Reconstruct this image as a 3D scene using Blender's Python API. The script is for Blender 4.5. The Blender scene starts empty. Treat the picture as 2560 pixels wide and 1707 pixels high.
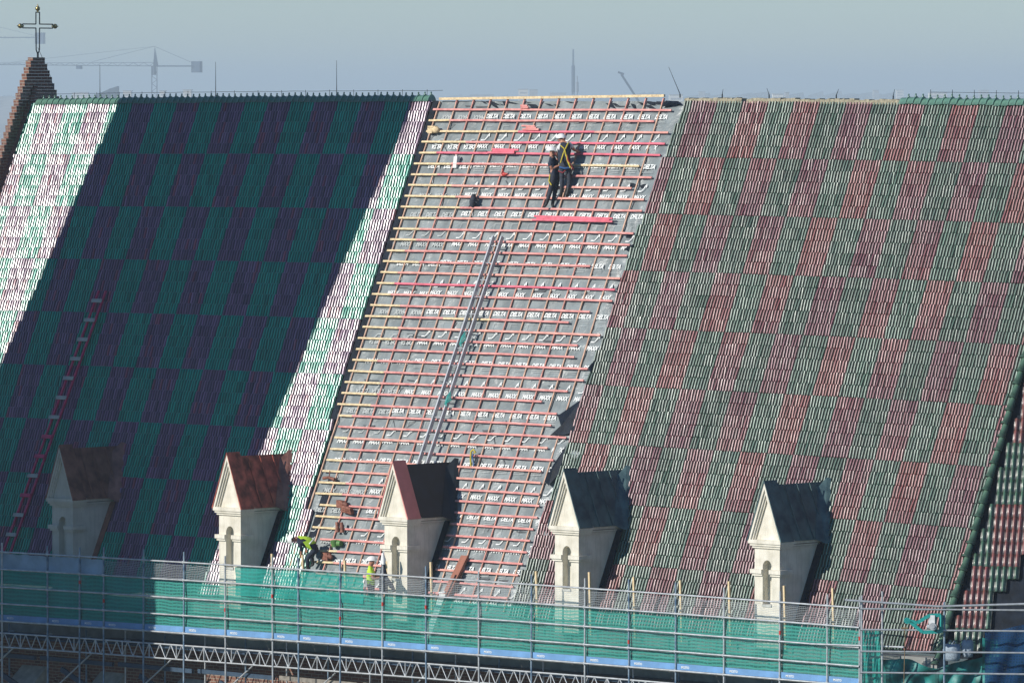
import bpy, bmesh, math, random
import numpy as np
from mathutils import Vector, Matrix
R = math.radians
random.seed(7); rng = np.random.default_rng(7)
sc = bpy.context.scene
col = sc.collection

# ------------------------------------------------------------------ camera
TH = R(43); FPX = 16785.0; DIST = 190.0
PITCH = math.atan((853.5-235)/FPX)
CAM = Vector((DIST*math.sin(TH), -DIST*math.cos(TH), 0.2))
cd = bpy.data.cameras.new('camera'); cam = bpy.data.objects.new('camera', cd); col.objects.link(cam)
cam.location = CAM; cam.rotation_euler = (math.pi/2-PITCH, 0, TH)
cd.sensor_width = 36; cd.lens = FPX/2560*36; cd.clip_start = 1; cd.clip_end = 90000
sc.camera = cam
# ------------------------------------------------------------------ light
SUN_EL = R(26.5); SUN_K = 0.349
hx, hy = -SUN_K, -1.0; hl = math.hypot(hx, hy); hx /= hl; hy /= hl
SDIR = Vector((hx*math.cos(SUN_EL), hy*math.cos(SUN_EL), math.sin(SUN_EL)))
w = bpy.data.worlds.new('World'); sc.world = w; w.use_nodes = True
nt = w.node_tree; bg = nt.nodes['Background']
sky = nt.nodes.new('ShaderNodeTexSky'); sky.sky_type = 'NISHITA'; sky.sun_disc = False
sky.sun_elevation = SUN_EL; sky.sun_rotation = math.atan2(hx, hy)
sky.air_density = 1.0; sky.dust_density = 0.0; sky.ozone_density = 5.0; sky.altitude = 100
gm = nt.nodes.new('ShaderNodeMix'); gm.data_type = 'RGBA'; gm.blend_type = 'MULTIPLY'; gm.inputs['Factor'].default_value = 1
gm.inputs['B'].default_value = (.83,.95,1.06,1); nt.links.new(sky.outputs[0], gm.inputs['A'])
nt.links.new(gm.outputs['Result'], bg.inputs[0]); bg.inputs[1].default_value = 0.1
sl = bpy.data.lights.new('sun', 'SUN'); sl.energy = 5.0; sl.angle = R(0.4); sl.color = (1, 0.95, 0.87)
so = bpy.data.objects.new('sun', sl); col.objects.link(so)
so.rotation_euler = SDIR.to_track_quat('Z', 'Y').to_euler(); so.location = (-60, -120, 80)
sc.view_settings.view_transform = 'Standard'; sc.view_settings.look = 'None'
sc.view_settings.exposure = 0.0; sc.view_settings.gamma = 1
sc.cycles.volume_bounces = 1; sc.cycles.transparent_max_bounces = 16
sc.cycles.max_bounces = 6

# ------------------------------------------------------------------ helpers
AL = R(64.9); SA, CA = math.sin(AL), math.cos(AL)
BOW = 2.8e-4
def roof(u, v, n=0.0):
    return Vector((u, -v*CA-n*SA, -v*SA+n*CA-BOW*u*u))
AX_R = Vector((math.cos(TH), math.sin(TH), 0)); AX_F = Vector((-math.sin(TH), math.cos(TH), 0)); AX_U = Vector((0, 0, 1))
GROUND = -62.0

MATS = {}
def mat(name, c, rough=0.6, metal=0.0, var=0.12, scale=6.0, bump=0.0, bscale=30.0, spec=0.4, c2=None, coat=0.0):
    if name in MATS: return MATS[name]
    m = bpy.data.materials.new(name); m.use_nodes = True; t = m.node_tree; b = t.nodes['Principled BSDF']
    tc = t.nodes.new('ShaderNodeTexCoord')
    nz = t.nodes.new('ShaderNodeTexNoise'); nz.inputs['Scale'].default_value = scale; nz.inputs['Detail'].default_value = 5
    t.links.new(tc.outputs['Object'], nz.inputs['Vector'])
    mx = t.nodes.new('ShaderNodeMix'); mx.data_type = 'RGBA'
    mr = t.nodes.new('ShaderNodeMapRange'); mr.inputs[1].default_value = .35; mr.inputs[2].default_value = .65
    t.links.new(nz.outputs[0], mr.inputs[0]); t.links.new(mr.outputs[0], mx.inputs['Factor'])
    ca = [max(0, x*(1-var)) for x in c]; cb = c2 if c2 else [min(1, x*(1+var)) for x in c]
    mx.inputs['A'].default_value = (*ca, 1); mx.inputs['B'].default_value = (*cb, 1)
    t.links.new(mx.outputs['Result'], b.inputs['Base Color'])
    b.inputs['Roughness'].default_value = rough; b.inputs['Metallic'].default_value = metal
    b.inputs['Specular IOR Level'].default_value = spec; b.inputs['Coat Weight'].default_value = coat
    if bump:
        n2 = t.nodes.new('ShaderNodeTexNoise'); n2.inputs['Scale'].default_value = bscale; n2.inputs['Detail'].default_value = 4
        t.links.new(tc.outputs['Object'], n2.inputs['Vector'])
        bp = t.nodes.new('ShaderNodeBump'); bp.inputs['Strength'].default_value = bump; bp.inputs['Distance'].default_value = .02
        t.links.new(n2.outputs[0], bp.inputs['Height']); t.links.new(bp.outputs[0], b.inputs['Normal'])
    MATS[name] = m; return m

WLOC = {}   # world location of each object (no rotations used on parents)
def link(o, parent=None, wl=(0, 0, 0)):
    col.objects.link(o)
    wl = Vector(wl)
    if parent is not None:
        o.parent = parent; o.location = wl-WLOC[parent.name]
    else: o.location = wl
    WLOC[o.name] = wl
    return o
def tag(o, label=None, cat=None, group=None, kind=None):
    if label: o['label'] = label
    if cat: o['category'] = cat
    if group: o['group'] = group
    if kind: o['kind'] = kind
    return o
def thing(name, loc, label, cat, group=None):
    o = bpy.data.objects.new(name, None); o.empty_display_size = .3
    link(o, None, loc); return tag(o, label, cat, group)

class MB:
    """collects boxes, bars and tubes and builds them as ONE mesh object"""
    def __init__(s): s.v = []; s.f = []; s.mi = []; s.sm = []
    def add(s, vs, fs, mi=0, smooth=False):
        b = len(s.v); s.v += [tuple(x) for x in vs]; s.f += [tuple(i+b for i in f) for f in fs]
        s.mi += [mi]*len(fs); s.sm += [smooth]*len(fs); return s
    def hexa(s, p, mi=0):   # 8 points, bottom 4 then top 4
        return s.add(p, [(3,2,1,0),(4,5,6,7),(0,1,5,4),(1,2,6,5),(2,3,7,6),(3,0,4,7)], mi)
    def box(s, a, b, mi=0):
        x0,y0,z0 = a; x1,y1,z1 = b
        return s.hexa([(x0,y0,z0),(x1,y0,z0),(x1,y1,z0),(x0,y1,z0),(x0,y0,z1),(x1,y0,z1),(x1,y1,z1),(x0,y1,z1)], mi)
    def bar(s, a, b, wd, ht, up=(0,0,1), mi=0):
        a = Vector(a); b = Vector(b); d = (b-a).normalized(); up = Vector(up)
        x = d.cross(up)
        if x.length < 1e-4: x = d.cross(Vector((0,1,0)))
        x.normalize(); y = x.cross(d)
        x *= wd/2; y *= ht/2
        return s.hexa([a-x-y, a+x-y, b+x-y, b-x-y, a-x+y, a+x+y, b+x+y, b-x+y], mi)
    def tube(s, pts, r, n=8, mi=0, cap=True):
        pts = [Vector(p) for p in pts]; rs = r if isinstance(r, (list, tuple)) else [r]*len(pts)
        vs = []; fs = []; ref = None
        for i, p in enumerate(pts):
            d = (pts[min(i+1, len(pts)-1)]-pts[max(i-1, 0)]).normalized()
            if ref is None:
                ref = d.cross(Vector((0,0,1)) if abs(d.z) < .9 else Vector((1,0,0))).normalized()
            x = (ref-d*ref.dot(d)).normalized(); ref = x; y = d.cross(x)
            for k in range(n):
                a = 2*math.pi*k/n; vs.append(p+(x*math.cos(a)+y*math.sin(a))*rs[i])
        for i in range(len(pts)-1):
            for k in range(n):
                fs.append((i*n+k, i*n+(k+1)%n, (i+1)*n+(k+1)%n, (i+1)*n+k))
        s.add(vs, fs, mi, True)
        if cap: s.add(vs[:n], [tuple(range(n))[::-1]], mi); s.add(vs[-n:], [tuple(range(n))], mi)
        return s
    def ball(s, c, r, mi=0, nu=12, nv=8, sc3=(1,1,1), zmin=-1):
        c = Vector(c); vs = []; fs = []
        for i in range(nv+1):
            ph = math.pi*i/nv; zz = max(math.cos(ph), zmin); rr = math.sin(ph) if math.cos(ph) >= zmin else 0
            for k in range(nu):
                a = 2*math.pi*k/nu; vs.append(c+Vector((rr*math.cos(a)*r*sc3[0], rr*math.sin(a)*r*sc3[1], zz*r*sc3[2])))
        for i in range(nv):
            for k in range(nu): fs.append((i*nu+k, (i+1)*nu+k, (i+1)*nu+(k+1)%nu, i*nu+(k+1)%nu))
        return s.add(vs, fs, mi, True)
    def poly(s, pts, depth, mi=0):  # extrude polygon by a vector
        d = Vector(depth); n = len(pts); pts = [Vector(p) for p in pts]
        return s.add(pts+[p+d for p in pts], [tuple(range(n))[::-1], tuple(range(n, 2*n))]+[(i,(i+1)%n,n+(i+1)%n,n+i) for i in range(n)], mi)
    def build(s, name, mats, parent=None, origin=None):
        me = bpy.data.meshes.new(name)
        if not isinstance(mats, (list, tuple)): mats = [mats]
        vs = np.array(s.v)
        if origin is None:
            origin = (0,0,0) if parent is not None and parent.type == 'EMPTY' and False else (float(vs[:,0].mean()), float(vs[:,1].mean()), float(vs[:,2].min()))
        vs = vs-np.array(origin)
        me.from_pydata(vs.tolist(), [], s.f)
        for m in mats: me.materials.append(m)
        me.polygons.foreach_set('material_index', s.mi); me.polygons.foreach_set('use_smooth', s.sm)
        bm = bmesh.new(); bm.from_mesh(me); bmesh.ops.recalc_face_normals(bm, faces=bm.faces); bm.to_mesh(me); bm.free()
        me.update()
        o = bpy.data.objects.new(name, me); return link(o, parent, origin)
def interp(x, tab):
    return float(np.interp(x, [t[0] for t in tab], [t[1] for t in tab]))
def ray(px, py, dist):   # a far point seen in the direction of a pixel, at a real distance
    d = (AX_F*math.cos(PITCH)-AX_U*math.sin(PITCH))*FPX + AX_R*(px-1280) - (AX_U*math.cos(PITCH)+AX_F*math.sin(PITCH))*(py-853.5)
    h = math.hypot(d.x, d.y); return CAM+d*(dist/h)

# ------------------------------------------------------------------ setting: ground
M_ground = mat('ground', (.09,.11,.08), .9, var=.4, scale=.002)
g = MB(); g.add([(-24000,-24000,GROUND),(24000,-24000,GROUND),(24000,24000,GROUND),(-24000,24000,GROUND)], [(0,1,2,3)])
tag(g.build('ground', M_ground, origin=(0,0,GROUND)), kind='structure')

# ------------------------------------------------------------------ materials
def tile_mat(name, rough, spec, coat, dirt):
    m = bpy.data.materials.new(name); m.use_nodes = True; t = m.node_tree; b = t.nodes['Principled BSDF']
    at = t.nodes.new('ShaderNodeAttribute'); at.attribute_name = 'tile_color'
    tc = t.nodes.new('ShaderNodeTexCoord')
    nz = t.nodes.new('ShaderNodeTexNoise'); nz.inputs['Scale'].default_value = 9; nz.inputs['Detail'].default_value = 6; nz.inputs['Roughness'].default_value = .7
    t.links.new(tc.outputs['Object'], nz.inputs['Vector'])
    mx = t.nodes.new('ShaderNodeMix'); mx.data_type = 'RGBA'
    mr = t.nodes.new('ShaderNodeMapRange'); mr.inputs[1].default_value = .45; mr.inputs[2].default_value = .8; mr.inputs[4].default_value = dirt
    t.links.new(nz.outputs[0], mr.inputs[0]); t.links.new(mr.outputs[0], mx.inputs['Factor'])
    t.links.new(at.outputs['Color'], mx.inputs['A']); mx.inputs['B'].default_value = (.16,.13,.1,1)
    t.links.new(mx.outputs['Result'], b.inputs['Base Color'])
    b.inputs['Specular IOR Level'].default_value = spec
    b.inputs['Coat Weight'].default_value = coat; b.inputs['Coat Roughness'].default_value = .17
    n3 = t.nodes.new('ShaderNodeTexNoise'); n3.inputs['Scale'].default_value = 5; t.links.new(tc.outputs['Object'], n3.inputs['Vector'])
    r2 = t.nodes.new('ShaderNodeMapRange'); r2.inputs[1].default_value = .3; r2.inputs[2].default_value = .7
    r2.inputs[3].default_value = rough*.8; r2.inputs[4].default_value = rough*1.25
    t.links.new(n3.outputs[0], r2.inputs[0]); t.links.new(r2.outputs[0], b.inputs['Roughness'])
    bp = t.nodes.new('ShaderNodeBump'); bp.inputs['Strength'].default_value = .35; bp.inputs['Distance'].default_value = .006
    n4 = t.nodes.new('ShaderNodeTexNoise'); n4.inputs['Scale'].default_value = 40; t.links.new(tc.outputs['Object'], n4.inputs['Vector'])
    t.links.new(n4.outputs[0], bp.inputs['Height']); t.links.new(bp.outputs[0], b.inputs['Normal'])
    return m
M_tnew = tile_mat('glazed_tile_new', .36, .62, .10, .05)
M_told = tile_mat('glazed_tile_old', .38, .58, .38, .3)
M_ridge = mat('ridge_tile_green', (.09,.19,.14), .3, var=.3, spec=.8); M_verge = mat('verge_cap_green', (.055,.11,.075), .4, var=.45, scale=3)
M_wood = mat('pale_timber', (.66,.51,.30), .7, var=.22, scale=14, bump=.2)
M_pink = mat('pink_treated_timber', (.66,.24,.22), .7, var=.2, scale=5, c2=(.74,.34,.30), bump=.2)
M_cb = mat('tan_timber', (.55,.34,.24), .7, var=.2, scale=6); M_cb2 = mat('pinkish_tan_timber', (.52,.24,.19), .7, var=.2, scale=6)
M_dstrut = mat('dark_blue_strut', (.03,.06,.10), .6)
M_rose = mat('rose_treated_timber', (.68,.14,.19), .7, var=.2, scale=5, bump=.2)
M_orange = mat('orange_timber', (.70,.32,.26), .7, var=.2, scale=6)
M_memb = mat('grey_membrane', (.20,.23,.235), .36, var=.2, scale=2.2, bump=.8, bscale=9)
M_print = mat('white_print', (.72,.74,.72), .6, var=.15, scale=20)
M_printd = mat('dull_print', (.42,.45,.44), .6, var=.1, scale=20)
M_black = mat('black_underlay', (.006,.011,.02), .6, var=.4, scale=4, bump=.5, bscale=6, spec=.15)
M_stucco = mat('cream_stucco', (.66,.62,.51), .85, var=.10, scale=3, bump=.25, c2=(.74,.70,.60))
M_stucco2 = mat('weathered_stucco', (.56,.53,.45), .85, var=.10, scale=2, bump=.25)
M_grey = mat('grey_plaster', (.25,.255,.24), .9, var=.2, scale=2.5, bump=.3)
def streak(m):   # rain streaks that run down the render
    t = m.node_tree; b = t.nodes['Principled BSDF']; src = b.inputs['Base Color'].links[0].from_socket
    tc = t.nodes.new('ShaderNodeTexCoord'); mp = t.nodes.new('ShaderNodeMapping'); mp.inputs['Scale'].default_value = (9,9,.7)
    nz = t.nodes.new('ShaderNodeTexNoise'); nz.inputs['Scale'].default_value = 1.6; nz.inputs['Detail'].default_value = 6; nz.inputs['Roughness'].default_value = .7
    t.links.new(tc.outputs['Object'], mp.inputs[0]); t.links.new(mp.outputs[0], nz.inputs['Vector'])
    r = t.nodes.new('ShaderNodeMapRange'); r.inputs[1].default_value = .5; r.inputs[2].default_value = .75; r.inputs[4].default_value = .45; t.links.new(nz.outputs[0], r.inputs[0])
    mx = t.nodes.new('ShaderNodeMix'); mx.data_type = 'RGBA'; t.links.new(r.outputs[0], mx.inputs['Factor']); t.links.new(src, mx.inputs['A']); mx.inputs['B'].default_value = (.33,.31,.25,1)
    t.links.new(mx.outputs['Result'], b.inputs['Base Color'])
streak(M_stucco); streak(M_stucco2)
M_stone = mat('light_stone', (.42,.42,.38), .85, var=.22, scale=4)
M_rust = mat('red_brown_copper', (.20,.045,.035), .5, metal=.0, var=.4, scale=3.5, c2=(.50,.12,.08))
M_brown = mat('brown_copper', (.26,.12,.09), .45, metal=.3, var=.35, scale=3)
M_newcu = mat('new_pink_copper', (.62,.23,.21), .5, metal=.2, var=.12, scale=2)
M_pat = mat('dark_patina_copper', (.045,.10,.13), .5, metal=.0, var=.45, scale=2.5, c2=(.10,.17,.17))
M_felt = mat('black_felt', (.012,.018,.024), .6, var=.3, scale=3, bump=.4, bscale=4)
M_gap = mat('dark_void', (.02,.02,.02), .9)
M_steel = mat('galvanised_steel', (.50,.52,.53), .38, metal=.45, var=.15, scale=8)
M_bsteel = mat('blue_painted_steel', (.10,.20,.33), .45, metal=.2, var=.3, scale=4, c2=(.3,.38,.44))
M_alu = mat('aluminium', (.42,.44,.47), .4, metal=.3, var=.1)
M_redt = mat('red_tag', (.5,.04,.03), .5)
M_iron = mat('black_iron', (.015,.022,.03), .4, metal=.4)
M_gold = mat('tarnished_gilding', (.38,.30,.14), .3, metal=.8, var=.3, scale=10)
M_ladred = mat('crimson_timber', (.55,.04,.12), .6, var=.2)
M_tarp = mat('blue_grey_sheet', (.24,.36,.47), .6, var=.18, scale=2, bump=.4, bscale=3)
M_deck = mat('deck_board', (.22,.20,.17), .8, var=.3, scale=5)
M_white = mat('white_plastic', (.8,.8,.78), .4, var=.04)
M_teal = mat('teal_paint', (.02,.30,.27), .4, var=.1)
M_gm = mat('motor_grey', (.45,.47,.48), .4)

def brick_mat(name, ca, cb, mortar, sx, sy, rotx=True):
    m = bpy.data.materials.new(name); m.use_nodes = True; t = m.node_tree; b = t.nodes['Principled BSDF']
    tc = t.nodes.new('ShaderNodeTexCoord'); sp = t.nodes.new('ShaderNodeSeparateXYZ'); cb_ = t.nodes.new('ShaderNodeCombineXYZ')
    ad = t.nodes.new('ShaderNodeMath'); ad.operation = 'ADD'
    t.links.new(tc.outputs['Object'], sp.inputs[0]); t.links.new(sp.outputs[0], ad.inputs[0]); t.links.new(sp.outputs[1], ad.inputs[1])
    t.links.new(ad.outputs[0], cb_.inputs[0]); t.links.new(sp.outputs[2], cb_.inputs[1])
    bk = t.nodes.new('ShaderNodeTexBrick'); t.links.new(cb_.outputs[0], bk.inputs['Vector'])
    bk.inputs['Color1'].default_value = (*ca,1); bk.inputs['Color2'].default_value = (*cb,1); bk.inputs['Mortar'].default_value = (*mortar,1)
    bk.inputs['Scale'].default_value = 1; bk.inputs['Brick Width'].default_value = sx; bk.inputs['Row Height'].default_value = sy
    bk.inputs['Mortar Size'].default_value = .009; bk.inputs['Bias'].default_value = -.1
    t.links.new(bk.outputs['Color'], b.inputs['Base Color']); b.inputs['Roughness'].default_value = .85
    bp = t.nodes.new('ShaderNodeBump'); bp.invert = True; bp.inputs['Strength'].default_value = .6; bp.inputs['Distance'].default_value = .01
    t.links.new(bk.outputs['Fac'], bp.inputs['Height']); t.links.new(bp.outputs[0], b.inputs['Normal'])
    return m
M_brick = brick_mat('old_brick', (.20,.085,.055), (.11,.05,.04), (.30,.26,.21), .26, .09)

def net_mat(name, c, alpha, lines=None, trans=.5, linec=None):
    m = bpy.data.materials.new(name); m.use_nodes = True; t = m.node_tree; nd = t.nodes; nd.remove(nd['Principled BSDF']); out = nd['Material Output']
    df = nd.new('ShaderNodeBsdfDiffuse'); tl = nd.new('ShaderNodeBsdfTranslucent'); tp = nd.new('ShaderNodeBsdfTransparent')
    tc = nd.new('ShaderNodeTexCoord')
    nz = nd.new('ShaderNodeTexNoise'); nz.inputs['Scale'].default_value = 1.3; t.links.new(tc.outputs['Object'], nz.inputs['Vector'])
    mx = nd.new('ShaderNodeMix'); mx.data_type = 'RGBA'; t.links.new(nz.outputs[0], mx.inputs['Factor'])
    mx.inputs['A'].default_value = (*[x*.75 for x in c],1); mx.inputs['B'].default_value = (*[min(1,x*1.2) for x in c],1)
    t.links.new(mx.outputs['Result'], df.inputs[0]); t.links.new(mx.outputs['Result'], tl.inputs[0])
    m1 = nd.new('ShaderNodeMixShader'); m1.inputs[0].default_value = trans; t.links.new(df.outputs[0], m1.inputs[1]); t.links.new(tl.outputs[0], m1.inputs[2])
    m2 = nd.new('ShaderNodeMixShader'); t.links.new(tp.outputs[0], m2.inputs[1]); t.links.new(m1.outputs[0], m2.inputs[2])
    t.links.new(m2.outputs[0], out.inputs[0])
    if lines is None: m2.inputs[0].default_value = alpha
    else:   # wavy weave: strands of a mesh that sags between its ties
        sp = nd.new('ShaderNodeSeparateXYZ'); t.links.new(tc.outputs['Object'], sp.inputs[0])
        def wave(src, freq, dist_amp, thr, soft):
            n = nd.new('ShaderNodeTexNoise'); n.inputs['Scale'].default_value = 2.2; n.inputs['Detail'].default_value = 1; t.links.new(tc.outputs['Object'], n.inputs['Vector'])
            a = nd.new('ShaderNodeMath'); a.operation = 'MULTIPLY_ADD'; t.links.new(n.outputs[0], a.inputs[0]); a.inputs[1].default_value = dist_amp; t.links.new(src, a.inputs[2])
            bb = nd.new('ShaderNodeMath'); bb.operation = 'MULTIPLY'; t.links.new(a.outputs[0], bb.inputs[0]); bb.inputs[1].default_value = freq*2*math.pi
            s_ = nd.new('ShaderNodeMath'); s_.operation = 'SINE'; t.links.new(bb.outputs[0], s_.inputs[0])
            r = nd.new('ShaderNodeMapRange'); r.inputs[1].default_value = thr-soft; r.inputs[2].default_value = thr+soft; t.links.new(s_.outputs[0], r.inputs[0])
            return r.outputs[0]
        hz = wave(sp.outputs[2], lines[0], lines[2], lines[3], .25); vt = wave(sp.outputs[0], lines[1], lines[2]*.6, lines[4], .2)
        mxx = nd.new('ShaderNodeMath'); mxx.operation = 'MAXIMUM'; t.links.new(hz, mxx.inputs[0]); t.links.new(vt, mxx.inputs[1])
        r = nd.new('ShaderNodeMapRange'); r.inputs[3].default_value = alpha[0]; r.inputs[4].default_value = alpha[1]; t.links.new(mxx.outputs[0], r.inputs[0])
        t.links.new(r.outputs[0], m2.inputs[0])
    return m
M_net = net_mat('green_debris_netting', (.09,.44,.37), (.44,.85), (11.5, 7, .10, .1, .93), .35)
M_net2 = net_mat('dense_green_netting', (.05,.42,.36), (.66,.9), (9, 6, .14, .1, .9), .35)
M_wnet = net_mat('white_safety_netting', (.55,.6,.62), (.05,.62), (21, 15.0, .10, .55, .93), .4)
M_bnet = net_mat('dark_blue_netting', (.02,.07,.17), (.7,.95), (14, 14, .05, .2, .2), .3)
M_gtarp = mat('green_tarpaulin', (.01,.13,.12), .5, var=.5, scale=2.5, c2=(.02,.25,.23), bump=.8, bscale=2.5)
M_btarp = mat('blue_tarpaulin', (.02,.09,.22), .5, var=.5, scale=2.5, bump=.8, bscale=3)
M_toe = mat('blue_toe_board', (.13,.28,.50), .55, var=.14, scale=3)

# ------------------------------------------------------------------ church
church = thing('church_building', (0,0,GROUND), 'brick church with a steep checkered tile roof, stripped middle bay and five dormers', 'church')
G_ = .3415
NROW = 45
def paint(idx_row, blk, green, red):
    return red if (idx_row+blk) % 2 == 0 else green
def tile_roof(name, frame, ustart, uend, rib, colour, b, tilt, H, m, kmax=NROW, g_=G_, jit=.12, lift=.03, wave=.01, steep=0.0, name_new=False):
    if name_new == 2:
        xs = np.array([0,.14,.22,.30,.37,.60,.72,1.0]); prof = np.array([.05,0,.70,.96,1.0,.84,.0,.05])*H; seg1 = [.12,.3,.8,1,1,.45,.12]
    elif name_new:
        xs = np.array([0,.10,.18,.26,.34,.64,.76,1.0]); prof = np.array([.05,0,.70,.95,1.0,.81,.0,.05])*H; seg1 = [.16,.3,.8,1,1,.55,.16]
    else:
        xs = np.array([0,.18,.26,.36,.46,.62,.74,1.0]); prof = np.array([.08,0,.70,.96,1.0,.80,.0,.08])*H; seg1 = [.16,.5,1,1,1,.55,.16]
    ts = np.array([0, .06, .32, .66, .94, 1.0]); axn = np.array(b); NX = 8; NT = 6
    V = []; F = []; C = []; nb = 0; SM = []
    for k in range(kmax):
        u0 = ustart(k); u1 = uend(k)
        j0 = math.ceil(u0/rib); j1 = math.floor(u1/rib)
        if j1 <= j0: continue
        js = np.arange(j0, j1)
        nj = len(js)
        r1 = rng.normal(0, tilt, nj)+rng.normal(0, tilt*.35, nj//9+2)[(js//9-js[0]//9)]*1.0; r2 = rng.normal(0, .003, nj); off = rng.normal(0, .006, nj)+.008*np.sin(js*.21+k)
        uu = (js[:,None,None]+xs[None,None,:])*rib                       # nj,1,7
        tt = ts[None,:,None]
        vv = (k+tt*1.05)*g_+off[:,None,None]*tt+0*uu
        taper = 1-.10*(1-tt)
        nn = lift+axn[None,:,None]+r1[:,None,None]*(tt-.5)*g_+r2[:,None,None]+prof[None,None,:]*taper+wave*np.sin(uu*1.3+k*.5)*.6
        U = np.broadcast_to(uu, (nj,NT,NX)).reshape(-1); Vv = np.broadcast_to(vv,(nj,NT,NX)).reshape(-1); N = nn.reshape(-1)
        V.append(frame(U, Vv, N))
        idx = nb+np.arange(nj*NT*NX).reshape(nj,NT,NX)
        f = np.stack([idx[:,:-1,:-1], idx[:,1:,:-1], idx[:,1:,1:], idx[:,:-1,1:]], -1).reshape(nj,-1,4)
        F.append(f.reshape(-1,4)); SM.append(np.full(f.shape[0]*f.shape[1], not name_new))
        nb += nj*NT*NX
        # lip at the lower end
        UL = np.broadcast_to(uu[:,0,:], (nj,NX)); VL = vv[:,-1,:]; NL = nn[:,-1,:]
        a = frame(UL.reshape(-1), VL.reshape(-1), NL.reshape(-1)); c_ = frame(UL.reshape(-1), (VL-.004).reshape(-1), (NL-.04).reshape(-1))
        V.append(a); V.append(c_)
        ia = nb+np.arange(nj*NX).reshape(nj,NX); ic = ia+nj*NX
        f2 = np.stack([ia[:,:-1], ic[:,:-1], ic[:,1:], ia[:,1:]], -1)
        F.append(f2.reshape(-1,4)); SM.append(np.zeros(nj*(NX-1), bool)); nb += nj*NX*2
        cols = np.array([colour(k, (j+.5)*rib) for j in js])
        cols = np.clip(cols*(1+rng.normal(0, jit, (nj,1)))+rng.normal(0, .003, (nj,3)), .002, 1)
        seg = np.tile(np.array(seg1), NT-1)   # shade painted into the channels and steep sides of the glazed rolls
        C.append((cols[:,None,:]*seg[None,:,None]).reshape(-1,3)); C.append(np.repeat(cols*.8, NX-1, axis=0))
    V = np.concatenate(V); F = np.concatenate(F); C = np.concatenate(C); SM = np.concatenate(SM)
    me = bpy.data.meshes.new(name)
    me.vertices.add(len(V)); me.vertices.foreach_set('co', V.astype(np.float32).reshape(-1))
    me.loops.add(len(F)*4); me.loops.foreach_set('vertex_index', F.astype(np.int32).reshape(-1))
    me.polygons.add(len(F)); me.polygons.foreach_set('loop_start', np.arange(0, len(F)*4, 4, dtype=np.int32))
    me.polygons.foreach_set('use_smooth', SM)
    me.update(calc_edges=True)
    at = me.attributes.new('tile_color', 'FLOAT_COLOR', 'FACE')
    at.data.foreach_set('color', np.concatenate([C, np.ones((len(C),1))], 1).astype(np.float32).reshape(-1))
    me.materials.append(m); me.validate()
    o = bpy.data.objects.new(name, me); return link(o, church, (0,0,0))
def fr_main(U, V, N):
    return np.stack([U, -V*CA-N*SA, -V*SA+N*CA-BOW*U*U], 1)
GN = np.array((.014,.36,.25)); RN = np.array((.22,.13,.21))
GO = np.array((.075,.15,.105)); RO = np.array((.23,.07,.065))
RIB_L = .955/9; RIB_R = .925/9
OFFL = -10.6 - RIB_L*round(-10.6/RIB_L)
def col_left(k, u):
    row = k//5; blk = math.floor((u+10.6+1e-6)/.955)
    red = (row+blk) % 2 == 1
    if red:
        return RN*rng.choice([1,1,1.25]) if rng.random() > .08 else RN*np.array((1.6,.9,.8))
    return GN
def col_right(k, u):
    row = k//5; blk = math.floor((u-14.25+1e-6)/.925)
    red = (row+blk) % 2 == 0
    base = RO if red else GO
    s_ = math.sin(k*12.9+blk*7.3)*.5+.5
    if red: base = base*(1+.4*(s_-.5))*np.array((1,1,1+.5*(1-s_)))
    else: base = base*(1+.3*(s_-.5))
    return base
REDGE = [(0,6.6),(2,6.36),(3,6.33),(6,6.27),(9,6.16),(11.5,6.16),(11.8,6.22),(12,6.07),(15.4,5.95)]
def left_end(k):
    v = k*G_
    if v > 13.4: return -1.95
    if v > 12.4: return -2.45
    if v > 9.8: return -2.85
    return -3.03
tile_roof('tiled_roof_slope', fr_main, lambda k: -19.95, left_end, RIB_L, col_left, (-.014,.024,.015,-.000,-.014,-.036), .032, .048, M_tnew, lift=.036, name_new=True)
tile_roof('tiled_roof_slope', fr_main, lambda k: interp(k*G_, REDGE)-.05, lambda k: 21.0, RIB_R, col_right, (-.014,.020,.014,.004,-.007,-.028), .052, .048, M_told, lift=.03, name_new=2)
# roof deck under the tiles and the membrane
m_ = MB()
def quad_strip(mb, us, vs, n0, mi=0, n1=None):
    for i in range(len(us)-1):
        a, b = us[i], us[i+1]
        mb.add([roof(a,vs[0],n0), roof(b,vs[0],n0), roof(b,vs[1],n0), roof(a,vs[1],n0)], [(0,1,2,3)], mi)
quad_strip(m_, np.linspace(-20,21,22), (0,15.4), -.05)
m_.build('roof_deck', M_black, church)
# back slope so that the roof is a closed body
bs = MB()
for a in range(-20, 21, 1):
    p0 = roof(a,0,-.06); p1 = roof(a+1,0,-.06)
    bs.add([p0,p1,(a+1,6.6,-14.1),(a,6.6,-14.1)], [(0,1,2,3)])
bs.build('back_slope', M_told if False else M_rust, church)

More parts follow.
